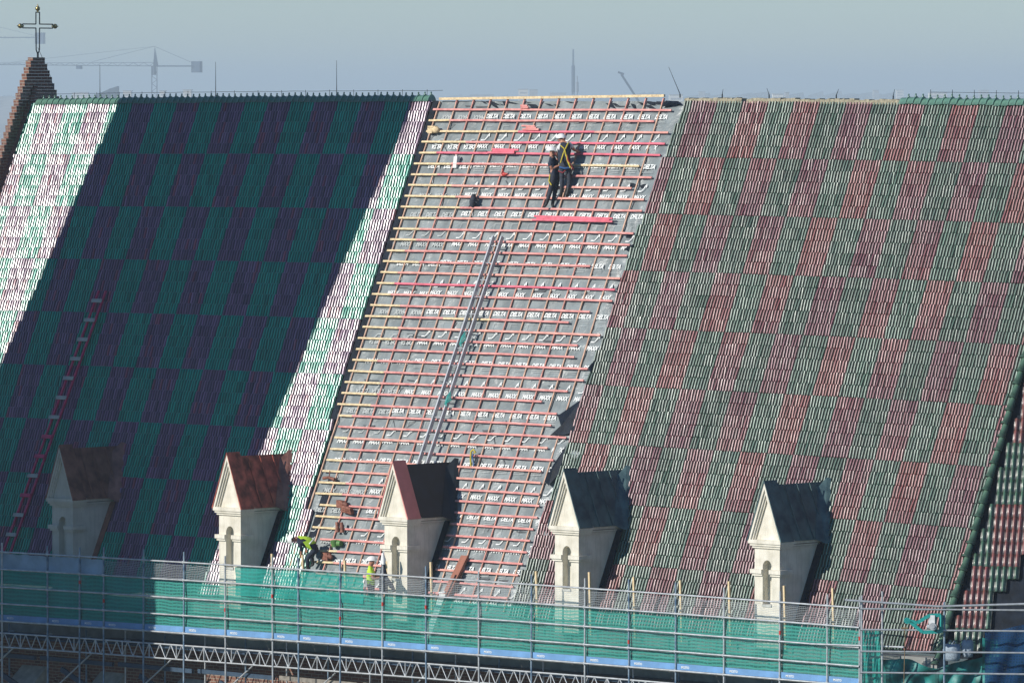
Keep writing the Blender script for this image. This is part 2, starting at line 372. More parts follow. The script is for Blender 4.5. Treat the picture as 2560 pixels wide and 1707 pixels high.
# plane beyond the verge
PSI = R(25); n_m = Vector((0,-SA,CA)); n2v = n_m*math.cos(PSI)+Vector((1,0,0))*math.sin(PSI)
d2 = (-AX_U+n2v*n2v.z).normalized(); h2 = Vector((d2.y, -d2.x, 0)); h2 = Vector((-n2v.y, n2v.x, 0)).normalized()
avec = Vector((0,-CA,-SA)); S_V = avec.dot(h2)/avec.dot(d2)
O2 = roof(21,0,0)
n2a = np.array(n2v); d2a = np.array(d2); h2a = np.array(h2); O2a = np.array(O2)
def fr_two(U, V, N): return O2a[None]+U[:,None]*h2a[None]+V[:,None]*d2a[None]+N[:,None]*n2a[None]
G2 = G_*.981
def col_two(k, u):
    rel = u-S_V*k*G2
    blk = math.floor((u+3.1)/1.24); row = (k+2)//5
    return (RO*np.array((1.0,1.1,1)) if (row+blk)%2 == 0 else GO*np.array((.8,.9,.8)))
TWO_R = [(0,6),(12.2,6),(12.3,-1.0),(12.95,-1.05),(13.0,-1.3),(13.3,-1.35),(13.4,-1.6),(15.5,-1.85)]
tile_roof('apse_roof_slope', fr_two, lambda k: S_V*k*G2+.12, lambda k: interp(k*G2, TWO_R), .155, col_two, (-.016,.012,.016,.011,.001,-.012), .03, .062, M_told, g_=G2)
dk = MB(); dk.add([O2+d2*0-n2v*.05, O2+h2*9-n2v*.05, O2+h2*9+d2*15.2-n2v*.05, O2+h2*(S_V*15.2)+d2*15.2-n2v*.05], [(0,1,2,3)])
dk.build('apse_roof_deck', M_black, church)
# verge caps
cap = None
for i in range(30):
    v0 = 4.6+i*.37
    mb = MB()
    if cap is None:
        vs = []; fs = []; N_ = 9
        for q, (t, r, l) in enumerate([(0,.075,0),(.33,.10,.012),(.35,.118,.03),(.40,.12,.034)]):
            for k in range(N_):
                a = math.pi*(-.1+1.2*k/(N_-1)); 
                vs.append(Vector((-math.cos(a)*r+.03, -CA*t, -SA*t))+n_m*(math.sin(a)*r+l+.02))
        for q in range(3):
            for k in range(N_-1): fs.append((q*N_+k, q*N_+k+1, (q+1)*N_+k+1, (q+1)*N_+k))
        mb.add(vs, fs, 0, True); mb.add(vs[-N_:], [tuple(range(N_))], 0)
        cap = mb.build('verge_cap_tile', M_verge, church, origin=(0,0,0)); o = cap
    else:
        o = cap.copy(); link(o, church)
    wl = roof(21.0,v0,.03)+Vector((random.uniform(-.012,.012),0,0)); o.location = wl-WLOC[church.name]; WLOC[o.name] = wl

# ridge tiles with knobs
rt = None
def ridge_tile(u, dz=0):
    global rt
    if rt is None:
        vs = []; fs = []; N_ = 11
        for (t, r, l) in [(0,.125,0),(.20,.12,.0),(.22,.14,.012),(.27,.145,.014)]:
            for k in range(N_):
                a = math.pi*k/(N_-1); vs.append((t, -math.cos(a)*r*1.15, math.sin(a)*r+l-.03-.05*abs(math.cos(a))))
        for q in range(3):
            for k in range(N_-1): fs.append((q*N_+k, q*N_+k+1, (q+1)*N_+k+1, (q+1)*N_+k))
        mb = MB(); mb.add(vs, fs, 0, True); mb.add([v for v in vs[-N_:]], [tuple(range(N_))], 0)
        mb.tube([(.235,0,.11),(.238,0,.145),(.24,0,.165)], [.035,.02,.024], 8)
        mb.ball((.24,0,.175), .024, nu=8, nv=5)
        rt = mb.build('ridge_tile', M_ridge, church, origin=(0,0,0)); o = rt
    else: o = rt.copy(); link(o, church)
    wl = roof(u,0,0)+Vector((0,0,.06+dz)); o.location = wl-WLOC[church.name]; WLOC[o.name] = wl
n_rt = 66
for i in range(n_rt): ridge_tile(-19.6+i*(16.45/n_rt), .01*math.sin(i*.9))
for i in range(26): ridge_tile(14.3+i*.25, .015*math.sin(i*1.3))
# mortar bed where the ridge tiles are still missing
mo = MB()
for i in range(84):
    a = 6.55+i*.175; r0 = random.uniform(.03,.085)
    if 8.55 < a < 8.75: continue
    mo.poly([roof(a,.06,.05), roof(a+.17,.06,.05), roof(a+.17,-.02,.05)+Vector((0,0,r0)), roof(a,-.02,.05)+Vector((0,0,random.uniform(.03,.08)))], (0,.22,0))
mo.build('ridge_mortar', mat('mortar', (.30,.27,.19), .95, var=.3, scale=9, bump=.6), church)
# lightning rods and ridge wire
def rod(u, h, lean=(0,0)):
    m = MB(); p = roof(u,0,0)+Vector((0,0,.2)); m.tube([p, p+Vector((lean[0]*.3,lean[1]*.3,h*.3)), p+Vector((lean[0],lean[1],h))], [.013,.009,.005], 6)
    m.tube([p-Vector((0,0,.1)), p], .018, 6)
    return m.build('lightning_rod', M_iron, church)
rod(-17.0+.1, .95); rod(-11.95, .98); rod(-6.95, .98)
rod(6.35, .75, (-.42, .0))
for a in (7.9, 9.6, 12.0, 14.0): rod(a, random.uniform(.1,.2), (random.uniform(-.1,.1), 0))
wr = MB(); pts = []
for i in range(0, 34):
    u = -19.2+i*.5; pts.append(roof(u,0,0)+Vector((0,0,.30-.012*math.sin(i*2.1)**2)))
wr.tube(pts, .006, 5, cap=False)
for u in np.arange(-19.0, -3.0, .98):
    p = roof(u,0,0); wr.tube([p+Vector((0,0,.1)), p+Vector((0,0,.33))], .007, 5)
wr.build('ridge_wire', M_iron, church)
wr = MB(); wr.tube([roof(15.3+i*.5,0,0)+Vector((0,0,.31)) for i in range(14)], .006, 5, cap=False)
for u in np.arange(15.3, 21.5, .75):
    p = roof(u,0,0); wr.tube([p+Vector((0,0,.1)), p+Vector((0,0,.38))], .008, 5)
wr.build('ridge_wire', M_iron, church)

# ------------------------------------------------------------------ gable
gb = MB(); CH = .098; X0, X1 = -20.12, -19.9
for i in range(160):
    zt = 1.3-i*CH; dyf = .28+ (1.3-zt)*.43; dyb = .22+(1.3-zt)*.50
    yf = .33-dyf-(.05 if i%2 else 0); yb = .33+dyb-(.05 if i%2 else 0)
    gb.box((X0,yf,zt-CH+.004),(X1,yb,zt))
gb.build('brick_gable', M_brick, church, origin=(0,0,0))
gt = MB()
for i in range(70):   # toothed brick pilaster standing proud of the gable's roof side
    zt = .45-i*CH
    gt.box((X1, .20-.39*i*CH-.16-(.05 if i%2 else 0), zt-CH+.008),(X1+.06,.20-.39*i*CH, zt))
gt.build('brick_coping', M_brick, church, origin=(0,0,0))
vg = MB()
for a,b in ((0,5),(5,10),(10,15.3)):
    vg.add([roof(-20.1,a,.20), roof(-19.92,a,.17), roof(-19.92,b,.17), roof(-20.1,b,.20)], [(0,1,2,3)], 0)
    vg.add([roof(-19.92,a,.17), roof(-19.80,a,.10), roof(-19.80,b,.10), roof(-19.92,b,.17)], [(0,1,2,3)], 1)
vg.build('verge_flashing', [M_pat, M_brown], church)
cr = MB(); cx, cy = -20.01, .36; zc = 2.25
def loopbar(pts):
    for i in range(len(pts)):
        a, b = pts[i], pts[(i+1)%len(pts)]; cr.tube([a,b], .019, 6)
e1 = .075
Yh = .62
# outline cross facing the roof side camera: arms run across the gable (Y axis)
o_ = [(cx,cy-e1,zc+.42),(cx,cy+e1,zc+.42),(cx,cy+e1,zc+.06),(cx,cy+Yh,zc+.06),(cx,cy+Yh,zc-.06),(cx,cy+e1,zc-.06),(cx,cy+e1*.9,zc-.72),(cx,cy,zc-.86),(cx,cy-e1*.9,zc-.72),(cx,cy-e1,zc-.06),(cx,cy-Yh,zc-.06),(cx,cy-Yh,zc+.06),(cx,cy-e1,zc+.06)]
loopbar(o_)
cr.tube([(cx,cy,zc-.98),(cx,cy,zc-.78)], .03, 8)
cross = cr.build('cross', M_iron, church)
for p in ((cx,cy,zc+.53),(cx,cy+Yh+.1,zc),(cx,cy-Yh-.1,zc)):
    b = MB(); b.ball(p, .075, nu=14, nv=10)
    d = (Vector(p)-Vector((cx,cy,zc))).normalized(); b.tube([Vector(p)+d*.07, Vector(p)+d*.14], [.03,.006], 6); b.tube([Vector(p)-d*.13, Vector(p)-d*.06], [.03,.03], 6)
    b.build('ball', M_gold, cross)
w_ = MB(); w_.tube([(-20.01,.36,1.6),(-19.88,.75,.75),(-19.0,.1,.3)], .007, 5); w_.build('lightning_wire', M_iron, church)

# ------------------------------------------------------------------ stripped bay: membrane, print, rafters, battens
us = np.linspace(-3.0, 6.75, 80); vs_ = np.linspace(0, 15.4, 140)
raft = [-2.76+.655*i for i in range(14)]
UU, VV = np.meshgrid(us, vs_)
sag = np.zeros_like(UU)
ph = ((UU+2.76)/.655) % 1.0
sag = -.018*np.sin(np.pi*ph)
wr_ = rng.normal(0,1,(36,24))
def smooth_noise(U, V, su, sv, seed):
    r = np.random.default_rng(seed); g = r.normal(0,1,(int(16/sv)+3, int(12/su)+3))
    x = (U+3.2)/su; y = V/sv; xi = np.clip(np.floor(x).astype(int),0,g.shape[1]-2); yi = np.clip(np.floor(y).astype(int),0,g.shape[0]-2); fx = x-xi; fy = y-yi
    fx = fx*fx*(3-2*fx); fy = fy*fy*(3-2*fy)
    return (g[yi,xi]*(1-fx)+g[yi,xi+1]*fx)*(1-fy)+(g[yi+1,xi]*(1-fx)+g[yi+1,xi+1]*fx)*fy
nz = smooth_noise(UU,VV,.35,.12,1)*.010+smooth_noise(UU,VV,.16,.5,2)*.010
loose = np.clip((UU-5.1)/.9,0,1); nz = nz*(1+1.2*loose)
Nn = np.minimum(sag+nz, .012+.05*loose)
V3 = fr_main(UU.reshape(-1), VV.reshape(-1), Nn.reshape(-1))
idx = np.arange(UU.size).reshape(UU.shape)
Fm = np.stack([idx[:-1,:-1], idx[1:,:-1], idx[1:,1:], idx[:-1,1:]], -1).reshape(-1,4)
mb = MB(); mb.add(V3.tolist(), Fm.tolist(), 0, True)
memb_mb = mb
# overlap folds in the membrane, dark thin laps
ov = MB()
for i in range(46):
    v = (i//4)*1.5*.94+.18+random.uniform(-.05,.05); u = random.uniform(-2.8, 5.4); L = random.uniform(.3,.62)
    ov.add([roof(u,v,.016), roof(u+L,v+random.uniform(-.03,.03),.016), roof(u+L*.9,v+.035,.006), roof(u+.04,v+random.uniform(.015,.05),.006)], [(0,1,2,3)])
for i in range(28):
    u = random.uniform(-2.7,6.0); v = random.uniform(.1,15); L = random.uniform(.1,.3); s_ = random.choice((-1,1))
    ov.add([roof(u,v,.016), roof(u+.03,v,.016), roof(u+L*s_+.02,v+.26,.01), roof(u+L*s_,v+.26,.01)], [(0,1,2,3)])
memb_mb.add(ov.v, ov.f, 3)
tf = MB()
for i in range(26):
    u = random.uniform(-2.9, 6.0); L = random.uniform(.2,.7); d_ = random.uniform(.02,.2); v_ = random.uniform(.0,.12)
    tf.add([roof(u,v_,.03), roof(u+L*.6,v_+.02,.03), roof(u+L,v_+d_,.02), roof(u+L*.5,v_+d_*.6+.015,.02)], [(0,1,2,3)])
memb_mb.add(tf.v, tf.f, 4)
# printed lettering
def text_mesh(s, size, shear=.26, off=.007):
    cu = bpy.data.curves.new('t','FONT'); cu.body = s; cu.size = size; cu.shear = shear; cu.offset = off; cu.resolution_u = 2
    cu.space_character = .92
    o = bpy.data.objects.new('t', cu); col.objects.link(o); dg = bpy.context.evaluated_depsgraph_get(); dg.update()
    me = o.evaluated_get(dg).to_mesh(); V = [tuple(v.co) for v in me.vertices]; F = [tuple(p.vertices) for p in me.polygons]
    o.evaluated_get(dg).to_mesh_clear(); bpy.data.objects.remove(o); bpy.data.curves.remove(cu)
    xs = [v[0] for v in V]; cx = (min(xs)+max(xs))/2
    return [(v[0]-cx, v[1]) for v in V], F, max(xs)-min(xs)
TX = {s: text_mesh(s, .185) for s in ('DELTA','MAXX')}
pr = MB(); prd = MB()
def put(mb, s, u, v, flip=False, k=1.0):
    V, F, wd = TX[s]; sx = .46/wd*k
    out = []
    for x, y in V:
        x *= sx; y *= 1.0
        if flip: x = -x; y = .14-y
        out.append(roof(u+x, v-y, .022))
    mb.add(out, F)
def mark(mb, u, v, flip=False):
    f = -1 if flip else 1
    def q(pts): mb.add([roof(u+f*a, v-f*b, .022) for a,b in pts], [tuple(range(len(pts)))])
    q([(-.14,0),(-.02,0),(0,.03),(-.14,.035)]); q([(-.03,0),(.0,.0),(.13,.17),(.09,.17)]); q([(.05,.15),(.16,.13),(.13,.25)])
def lines(mb, u, v):
    for dv in (0,.05): mb.add([roof(u-.18,v+dv,.022), roof(u+.2,v+dv,.022), roof(u+.2,v+dv+.012,.022), roof(u-.18,v+dv+.012,.022)], [(0,1,2,3)])
    for (a,b,c_,d_) in ((-.10,.16,.22,.008),(-.10,.16,.008,.17)): mb.add([roof(u+a,v+b,.022), roof(u+a+c_,v+b,.022), roof(u+a+c_,v+b+d_,.022), roof(u+a,v+b+d_,.022)], [(0,1,2,3)])
PER = 1.51
for r_ in range(11):
    v0 = .50+r_*PER
    for i in range(16):
        u = -.56+.642*i+(r_%3)*.12
        if i*.642-.56 > 6.2 or v0 > 15.3: continue
        if u > 6.35: continue
        put(pr, 'DELTA', u, v0+.05); lines(prd, u, v0+.12)
        if v0+.75 < 15.3: mark(pr, u, v0+.75)
        if v0+.95 < 15.3: put(pr, 'MAXX', u+.0, v0+.98, k=.95)
    for i in range(3):
        u = -2.3+.62*i+(r_%2)*.1; fl = r_ in (0,4,5)
        tgt = prd if r_ % 2 == 0 else pr
        put(tgt, 'MAXX' if fl else 'DELTA', u, v0+.1, fl); mark(prd, u, v0+.7, fl); put(prd if r_%3 else pr, 'DELTA' if fl else 'MAXX', u, v0+1.02, fl)
memb_mb.add(pr.v, pr.f, 1); memb_mb.add(prd.v, prd.f, 2)
memb = memb_mb.build('membrane', [M_memb, M_print, M_printd, mat('membrane_crease', (.05,.058,.065), .5), M_black], church)
# rafters (counter battens) on the membrane
for i, u in enumerate(raft):
    m = MB(); vv = [.04, 4, 8, 12, 15.25]
    for a, b in zip(vv[:-1], vv[1:]):
        o1 = random.uniform(-.008,.008)
        m.bar(roof(u+o1,a,.035), roof(u,b,.035), .036, .04, up=n_m)
    m.build('counter_batten', M_cb2 if i % 3 == 2 else M_cb, church)
# battens
EV = [.31+.3385*k for k in range(44)]
EL = [-2.9]*28+[-2.73,-2.66,-2.59,-2.6,-2.62,-2.63,-2.63,-2.63,-2.32,-2.33,-2.32,-1.9,-1.75,-1.85,-1.8,-1.9]
ER = [6.21,5.7,6.35,6.36,6.32,5.67,6.26,5.64,6.23,6.28,4.99,6.23,6.23,6.25,5.01,6.26,6.19,6.22,5.52,4.87,6.17,5.46,5.47,6.1,6.08,5.62,4.79,5.48,5.41,6.1,5.53,5.89,5.56,5.68,5.77,5.89,5.95,5.94,5.95,5.97,5.95,5.91,5.86,5.77]
SPL = [-2.9,-2.1,-.1,-1.2,-2.2,-1.5,-1.9,-1.2,-.9,-.6,-1.4,-1.9,-1.9,-2.2,-1.5,-2.2,-2.2,-2.2,-1.7,-1.5,-1.5,-1.6,-1.9,-1.9,-1.5,-1.5,-1.5,-1.6,-2.2,-2.6,-2.1,-1.9,-2.0,-1.8,-1.6,-1.6,-1.4,-1.4,-1.2,-1.9,-1.1,-1.1,-1.7,-1.8]
def top_bend(u, v): return -.06*math.exp(-v/1.5)*((u-2)/4)**2*.5
def batten(u0, u1, v, m, name='batten', n=.075, wv=.055, h=.04):
    mb = MB(); k = max(2, int((u1-u0)/1.3)+1); xs = np.linspace(u0,u1,k); w0 = random.uniform(-.006,.006)
    for a, b in zip(xs[:-1], xs[1:]):
        w1 = random.uniform(-.007,.007)
        mb.bar(roof(a,v+w0,n), roof(b,v+w1,n), wv, h, up=n_m); w0 = w1
    return mb.build(name, m, church)
for k in range(44):
    l = EL[k]+random.uniform(-.05,.03); s_ = SPL[k]; r_ = ER[k]
    pk = M_rose if k in (3,4,16) else M_pink if random.random() < .8 else M_orange
    if s_ > l+.15: batten(l, s_-.004, EV[k], M_wood)
    if k in (2,3): batten(s_, .7, EV[k], M_wood if k == 2 else M_pink); batten(.705, r_ if k == 3 else 3.6, EV[k], M_rose); 
    if k == 2: batten(3.605, r_, EV[k], M_orange)
    elif k == 5: batten(s_, 2.5, EV[k], M_pink); batten(2.505, r_, EV[k], M_wood)
    elif k == 19: batten(s_, .1, EV[k], M_pink); batten(.105, 1.9, EV[k], M_wood); batten(1.905, r_, EV[k], M_pink)
    elif k != 3: batten(max(s_, l), r_, EV[k], pk)
rb = MB(); rb.bar(roof(-2.75,-.0,.09)+Vector((0,0,.02)), roof(5.85,0,.09)+Vector((0,0,.12)), .06, .07); rb.build('ridge_board', M_wood, church)
for i in range(1, 14):
    m = MB(); u = raft[i]; m.bar(roof(u,.12,.03), roof(u+.02,-.02,.05)+Vector((0,.02,.05)), .05,.05); m.build('rafter_head', M_orange, church)
gs = MB()
for a,b in ((0,4),(4,8),(8,12),(12,15.3)):
    x0, x1 = (-3.08,-2.86) if a < 12 else (-2.45,-2.2)
    gs.add([roof(x0,a,.02), roof(x1,a,.018), roof(x1,b,.018), roof(x0,b,.02)], [(0,1,2,3)])
gs.build('edge_flashing', M_black, church)
def flap(pts, n=.05):
    fl = MB()
    c_ = Vector((0,0,0)); P = [roof(a,b,n+random.uniform(-.01,.05)) for a,b in pts]
    for p in P: c_ += p
    c_ /= len(P); c_ += n_m*.06
    fl.add(P+[c_], [(i,(i+1)%len(P),len(P)) for i in range(len(P))]); fl.build('torn_membrane_flap', M_black, church)
flap([(6.22,8.95),(5.51,9.49),(5.78,9.81),(5.49,10.1),(5.97,10.06),(6.3,9.95)]); flap([(6.2,10.35),(5.9,10.95),(5.77,11.42),(6.01,11.55),(6.22,11.2)])
flap([(6.35,4.35),(6.05,4.5),(6.3,4.6)]); flap([(6.28,7.75),(6.1,8.05),(6.25,8.2)]); flap([(5.9,.02),(6.35,.02),(6.5,.12),(5.8,.2)])

# ------------------------------------------------------------------ dormers
def dormer(X, zt, roofmat, copmat, label, cheek, felt=False, dark=False, copw=.5):
    zo = -BOW*X*X+zt
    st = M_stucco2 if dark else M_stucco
    YF = -7.0; hw = .43; zc = -11.52+zo; zp = -9.86+zo; zb = -14.2+zo
    YB = -4.4
    w = MB(); aw = .155; ax = X; za = -12.08+zo; zs = -13.05+zo; rec = .22
    # front wall with an arched opening: outline pieces around the arch
    arc = [(ax+aw*math.cos(a), za+aw*1.25*math.sin(a)) for a in np.linspace(math.pi, 0, 13)]
    L = [(X-hw, zb), (X-hw, zc), (X+hw, zc), (X+hw, zb)]
    # left pier, right pier, below sill, above arch (fan)
    w.box((X-hw,YF,zb),(ax-aw,YF+rec,zc)); w.box((ax+aw,YF,zb),(X+hw,YF+rec,zc))
    w.box((ax-aw,YF,zb),(ax+aw,YF+rec,zs))
    for (a, b) in zip(arc[:-1], arc[1:]):
        w.hexa([(a[0],YF,a[1]),(b[0],YF,b[1]),(b[0],YF+rec,b[1]),(a[0],YF+rec,a[1]),(a[0],YF,zc),(b[0],YF,zc),(b[0],YF+rec,zc),(a[0],YF+rec,zc)])
    w.box((X-hw,YF+rec,zb),(X+hw,YB,zc+.02))
    # gable tympanum
    w.poly([(X-hw-.03,YF+.02,zc),(X+hw+.03,YF+.02,zc),(X,YF+.02,zp-.12)], (0,.5,0))
    o = w.build('dormer', st, church, origin=(X,YF,zb)); o['label'] = label
    c = MB()   # horizontal cornice in three steps, wrapping round the sides
    for (e, z0, z1) in ((.05,zc-.06,zc+.0),(.09,zc+.0,zc+.06),(.125,zc+.06,zc+.16)):
        c.box((X-hw-e,YF-e,z0),(X+hw+e,YF+.45,z1)); c.box((X-hw-e*.6,YF+.45,z0),(X+hw+e*.6,YB,z1-.02))
    # raking cornice: stepped frames standing proud of the tympanum
    for (e0, e1, dy) in ((.00,.055,-.12),(.055,.10,-.075),(.10,.14,-.03)):
        for sgn in (-1, 1):
            a0 = Vector((X+sgn*(hw+.11-e0*1.0), 0, zc+.15)); b0 = Vector((X, 0, zp-e0*3.2))
            a1 = Vector((X+sgn*(hw+.11-e1*1.0), 0, zc+.15)); b1 = Vector((X, 0, zp-e1*3.2))
            if sgn > 0: P = [a0,b0,b1,a1]
            else: P = [a0,a1,b1,b0]
            c.poly([Vector((p.x, YF+dy, p.z)) for p in P], (0,.12-dy,0))
    c.build('cornice', st, o)
    for sg in (-1, 1):
        bd = MB()
        for (e, z0, z1) in ((.05,-12.30,-12.24),(.09,-12.24,-12.13)):
            a, b = ((X-hw-e, ax-aw+e*.3), (ax+aw-e*.3, X+hw+e))[sg > 0]; bd.box((a,YF-e,z0+zo),(b,YF+.02,z1+zo))
            if sg > 0: bd.box((X+hw-.02,YF+.02,z0+zo),(X+hw+e,YF+.42,z1+zo))
            else: bd.box((X-hw-e,YF+.02,z0+zo),(X-hw+.02,YF+.42,z1+zo))
        bd.build('impost_band', st, o)
    s_ = MB(); s_.box((ax-aw-.0,YF-.03,zs-.05),(ax+aw+.0,YF+rec,zs+.012)); s_.build('window_sill', M_stone, o)
    # roof: main part and raised front coping
    ex = .17; zr = zp-.10; ze = zc+.15
    rf = MB()
    def slope(y0, y1, e, zr, ze, th, mi=0):
        for sg in (-1,1):
            A = Vector((X, y0, zr)); B = Vector((X+sg*(hw+e), y0, ze)); d = Vector((0, y1-y0, 0)); t_ = Vector((sg*th,0,th*.35))
            P = [A,B,B+t_,A+Vector((0,0,th*1.2))]
            rf.poly(P if sg > 0 else P[::-1], d, mi)
    slope(YF+copw-.12, YB+.3, ex-.06, zr, ze-.02, .02)
    rr = rf.build('dormer_roof', roofmat, o)
    rf = MB(); slope(YF-.135, YF+copw-.115, ex-.04, zp+.005, ze-.03, .035); rf.build('front_coping', copmat, o)
    sm = MB()
    if not felt:
        for j, yy in enumerate((YF+copw+.12, YF+copw+.62, YF+copw+1.12)):
            A = Vector((X+.03, yy, zr+.01)); B = Vector((X+hw+ex-.05, yy+.08, ze)); sm.bar(A+Vector((.03,0,.01)), B+Vector((.02,0,.01)), .018, .03, up=(0,1,0))
        sm.build('standing_seam', copmat, o)
    # flashing where the dormer roof and cheek meet the slope
    fm = MB()
    def on_roof(x, z, n): # point of the main slope at height z
        v = (-z+n*CA)/SA; return roof(x, v-BOW*x*x/SA, n)
    pA = on_roof(X-.02, zr+.12, .16); pB = on_roof(X+hw+.14, ze-.12, .15); pC = on_roof(X+hw+.02, zb+.2, .10)
    off = Vector((.26,0,.05))
    iA = Vector((X+.06, pA.y-.30, zr-.12)); iB = Vector((X+hw+ex-.03, pB.y-.22, ze+.0)); oA = pA+Vector((.14,0,.02)); oB = pB+Vector((.16,0,0))
    fm.add([iA, oA, oB, iB], [(0,1,2,3)], 0)
    fm.add([oA, oA+Vector((.06,.1,-.02)), oB+Vector((.06,.1,-.02)), oB], [(0,1,2,3)], 0)
    fm.add([pB-Vector((.1,0,0)), pB+Vector((.12,0,0)), pC+Vector((.16,0,0)), pC-Vector((.05,0,0))], [(0,1,2,3)], 1)
    fm.build('valley_flashing', [cheek, M_black if felt else copmat if dark else M_black], o)
    return o
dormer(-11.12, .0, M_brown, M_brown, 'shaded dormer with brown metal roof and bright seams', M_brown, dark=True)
dormer(-4.28, .0, M_rust, M_rust, 'dormer with weathered red metal roof', M_brown)
dormer(2.18, .0, M_felt, M_newcu, 'dormer with black felt roof and new pink copper coping', M_felt, felt=True)
dormer(8.53, .05, M_pat, M_pat, 'dormer with dark blue-green roof nearest the torn membrane edge', M_pat)
dormer(15.6, .05, M_pat, M_pat, 'dormer with dark blue-green roof nearest the scaffold corner', M_pat)

# ------------------------------------------------------------------ eaves, wall
ev = MB(); ev.box((-21,-6.75,-14.42),(21.1,-6.3,-14.16)); ev.box((-21,-6.62,-14.7),(21.1,-6.25,-14.42)); ev.build('eaves_cornice', M_grey, church)
wl_ = MB(); wl_.box((-21,-6.45,-15.42),(21,-6.0,-14.7)); wl_.build('plaster_frieze', M_grey, church)
bw = MB(); bw.box((-21,-6.35,GROUND),(21,-5.8,-15.42)); bw.build('brick_wall', M_brick, church, origin=(0,0,-16.1))
ap = MB(); e_ = O2+h2*(S_V*15.3)+d2*15.3; iw = Vector((-n2v.x,-n2v.y,0)).normalized(); q0 = e_+iw*.35; q1 = q0+h2*9
ap.hexa([Vector((q.x,q.y,GROUND)) for q in (q0,q1,q1+iw*5,q0+iw*5)]+[Vector((q.x,q.y,-14.5)) for q in (q0,q1,q1+iw*5,q0+iw*5)]); ap.build('apse_wall', M_brick, church, origin=(21,-6,-16))
for i, x in enumerate(np.arange(-19.6, 21, 3.3)):
    b = MB(); b.box((x-.45,-7.15,GROUND),(x+.45,-6.35,-17.3), 0)
    b.build('buttress', M_brick, church, origin=(x,-6.8,-17.3))
    s_ = MB(); s_.poly([(x-.52,-7.3,-17.3),(x-.52,-7.3,-17.15),(x-.52,-6.352,-16.35),(x-.52,-6.352,-17.3)], (1.04,0,0)); s_.build('buttress_cap', M_stone, church)
for x in np.arange(-17.9, 19, 3.3):
    a = MB(); r0, r1 = .85, 1.12; n = 12
    for k in range(n):
        t0 = math.pi*k/n; t1 = math.pi*(k+1)/n-.02
        a.poly([(x+r0*math.cos(t0),-6.43,-17.6+r0*math.sin(t0)*1.15),(x+r1*math.cos(t0),-6.43,-17.6+r1*math.sin(t0)*1.15),(x+r1*math.cos(t1),-6.43,-17.6+r1*math.sin(t1)*1.15),(x+r0*math.cos(t1),-6.43,-17.6+r0*math.sin(t1)*1.15)], (0,.078,0))
    a.build('window_arch', M_brick, church, origin=(x+.13,-6,-17.5))

# ------------------------------------------------------------------ scaffold
scaf = thing('scaffold', (4,-7.9,GROUND), 'long tube scaffold with green netting and blue toe boards along the eaves', 'scaffold')
YS = -7.9
def sz(x, z): return z-2.3e-4*(x-8)**2
XP = [-12.70,-10.80,-9.45,-8.46,-6.83,-5.20,-3.56,-1.70,-.69,.93,2.55,4.18,6.14,8.08,10.01,11.57,13.22,14.90,16.82,18.42,19.5]
ZL = [-12.86,-13.36,-13.87,-14.35,-14.85]
for i, x in enumerate(XP):
    m = MB(); ztop = sz(x,-12.58)+random.uniform(-.04,.04); blue = i in (1,2,3,8,15) 
    m.tube([(x,YS,-19.5),(x+random.uniform(-.02,.02),YS,-16),(x,YS,ztop)], .026, 8)
    o = m.build('standard', M_bsteel if blue or random.random() < .3 else M_steel, scaf)
    if i in (2,3,6,7,9,10,11,13,14,15,17,18,20):
        t = MB(); z = random.choice((-13.62,-14.1,-15.6,-14.15)); t.tube([(x,YS,z),(x,YS,z-.10)], .032, 8); t.build('red_band', M_redt, o)
    for z in ZL:
        pass
for r_, z in enumerate(ZL):
    for a, b in zip(XP[:-1], XP[1:]):
        m = MB(); m.tube([(a+.01,YS-.052,sz(a,z)),(b+.03,YS-.052,sz(b,z))], .0245, 8)
        m.tube([(a,YS-.02,sz(a,z)-.035),(a,YS-.02,sz(a,z)+.035)], .045, 6)
        m.build('ledger', M_steel, scaf)
lead = MB(); lead.tube([(-14.6,YS-.05,sz(-14.6,ZL[0])),(-12.7,YS-.05,sz(-12.7,ZL[0]))], .0245, 8)
for z in ZL[1:]: lead.tube([(-14.6,YS-.05,sz(-14.6,z)),(-12.7,YS-.05,sz(-12.7,z))], .0245, 8)
lead.build('ledger_run', M_steel, scaf)
# lattice girders
GX = [-16,-9.5,-2.9,3.6,10.1,16.2]
for a, b in zip(GX[:-1], GX[1:]):
    for yy in (YS+.03,):
        m = MB(); z1, z2 = -15.20, -15.60
        m.tube([(a,yy,sz(a,z1)),(b,yy,sz(b,z1))], .025, 8); m.tube([(a,yy,sz(a,z2)),(b,yy,sz(b,z2))], .025, 8)
        n = int((b-a)/.22); st = (b-a)/n
        for k in range(n):
            x = a+k*st; m.tube([(x,yy,sz(x,z1 if k%2 else z2)),(x+st,yy,sz(x,z2 if k%2 else z1))], .016, 6)
            if k % 5 == 3: m.tube([(x,yy,sz(x,z1)),(x,yy,sz(x,z2))], .018, 6)
        m.build('lattice_girder', M_steel, scaf)
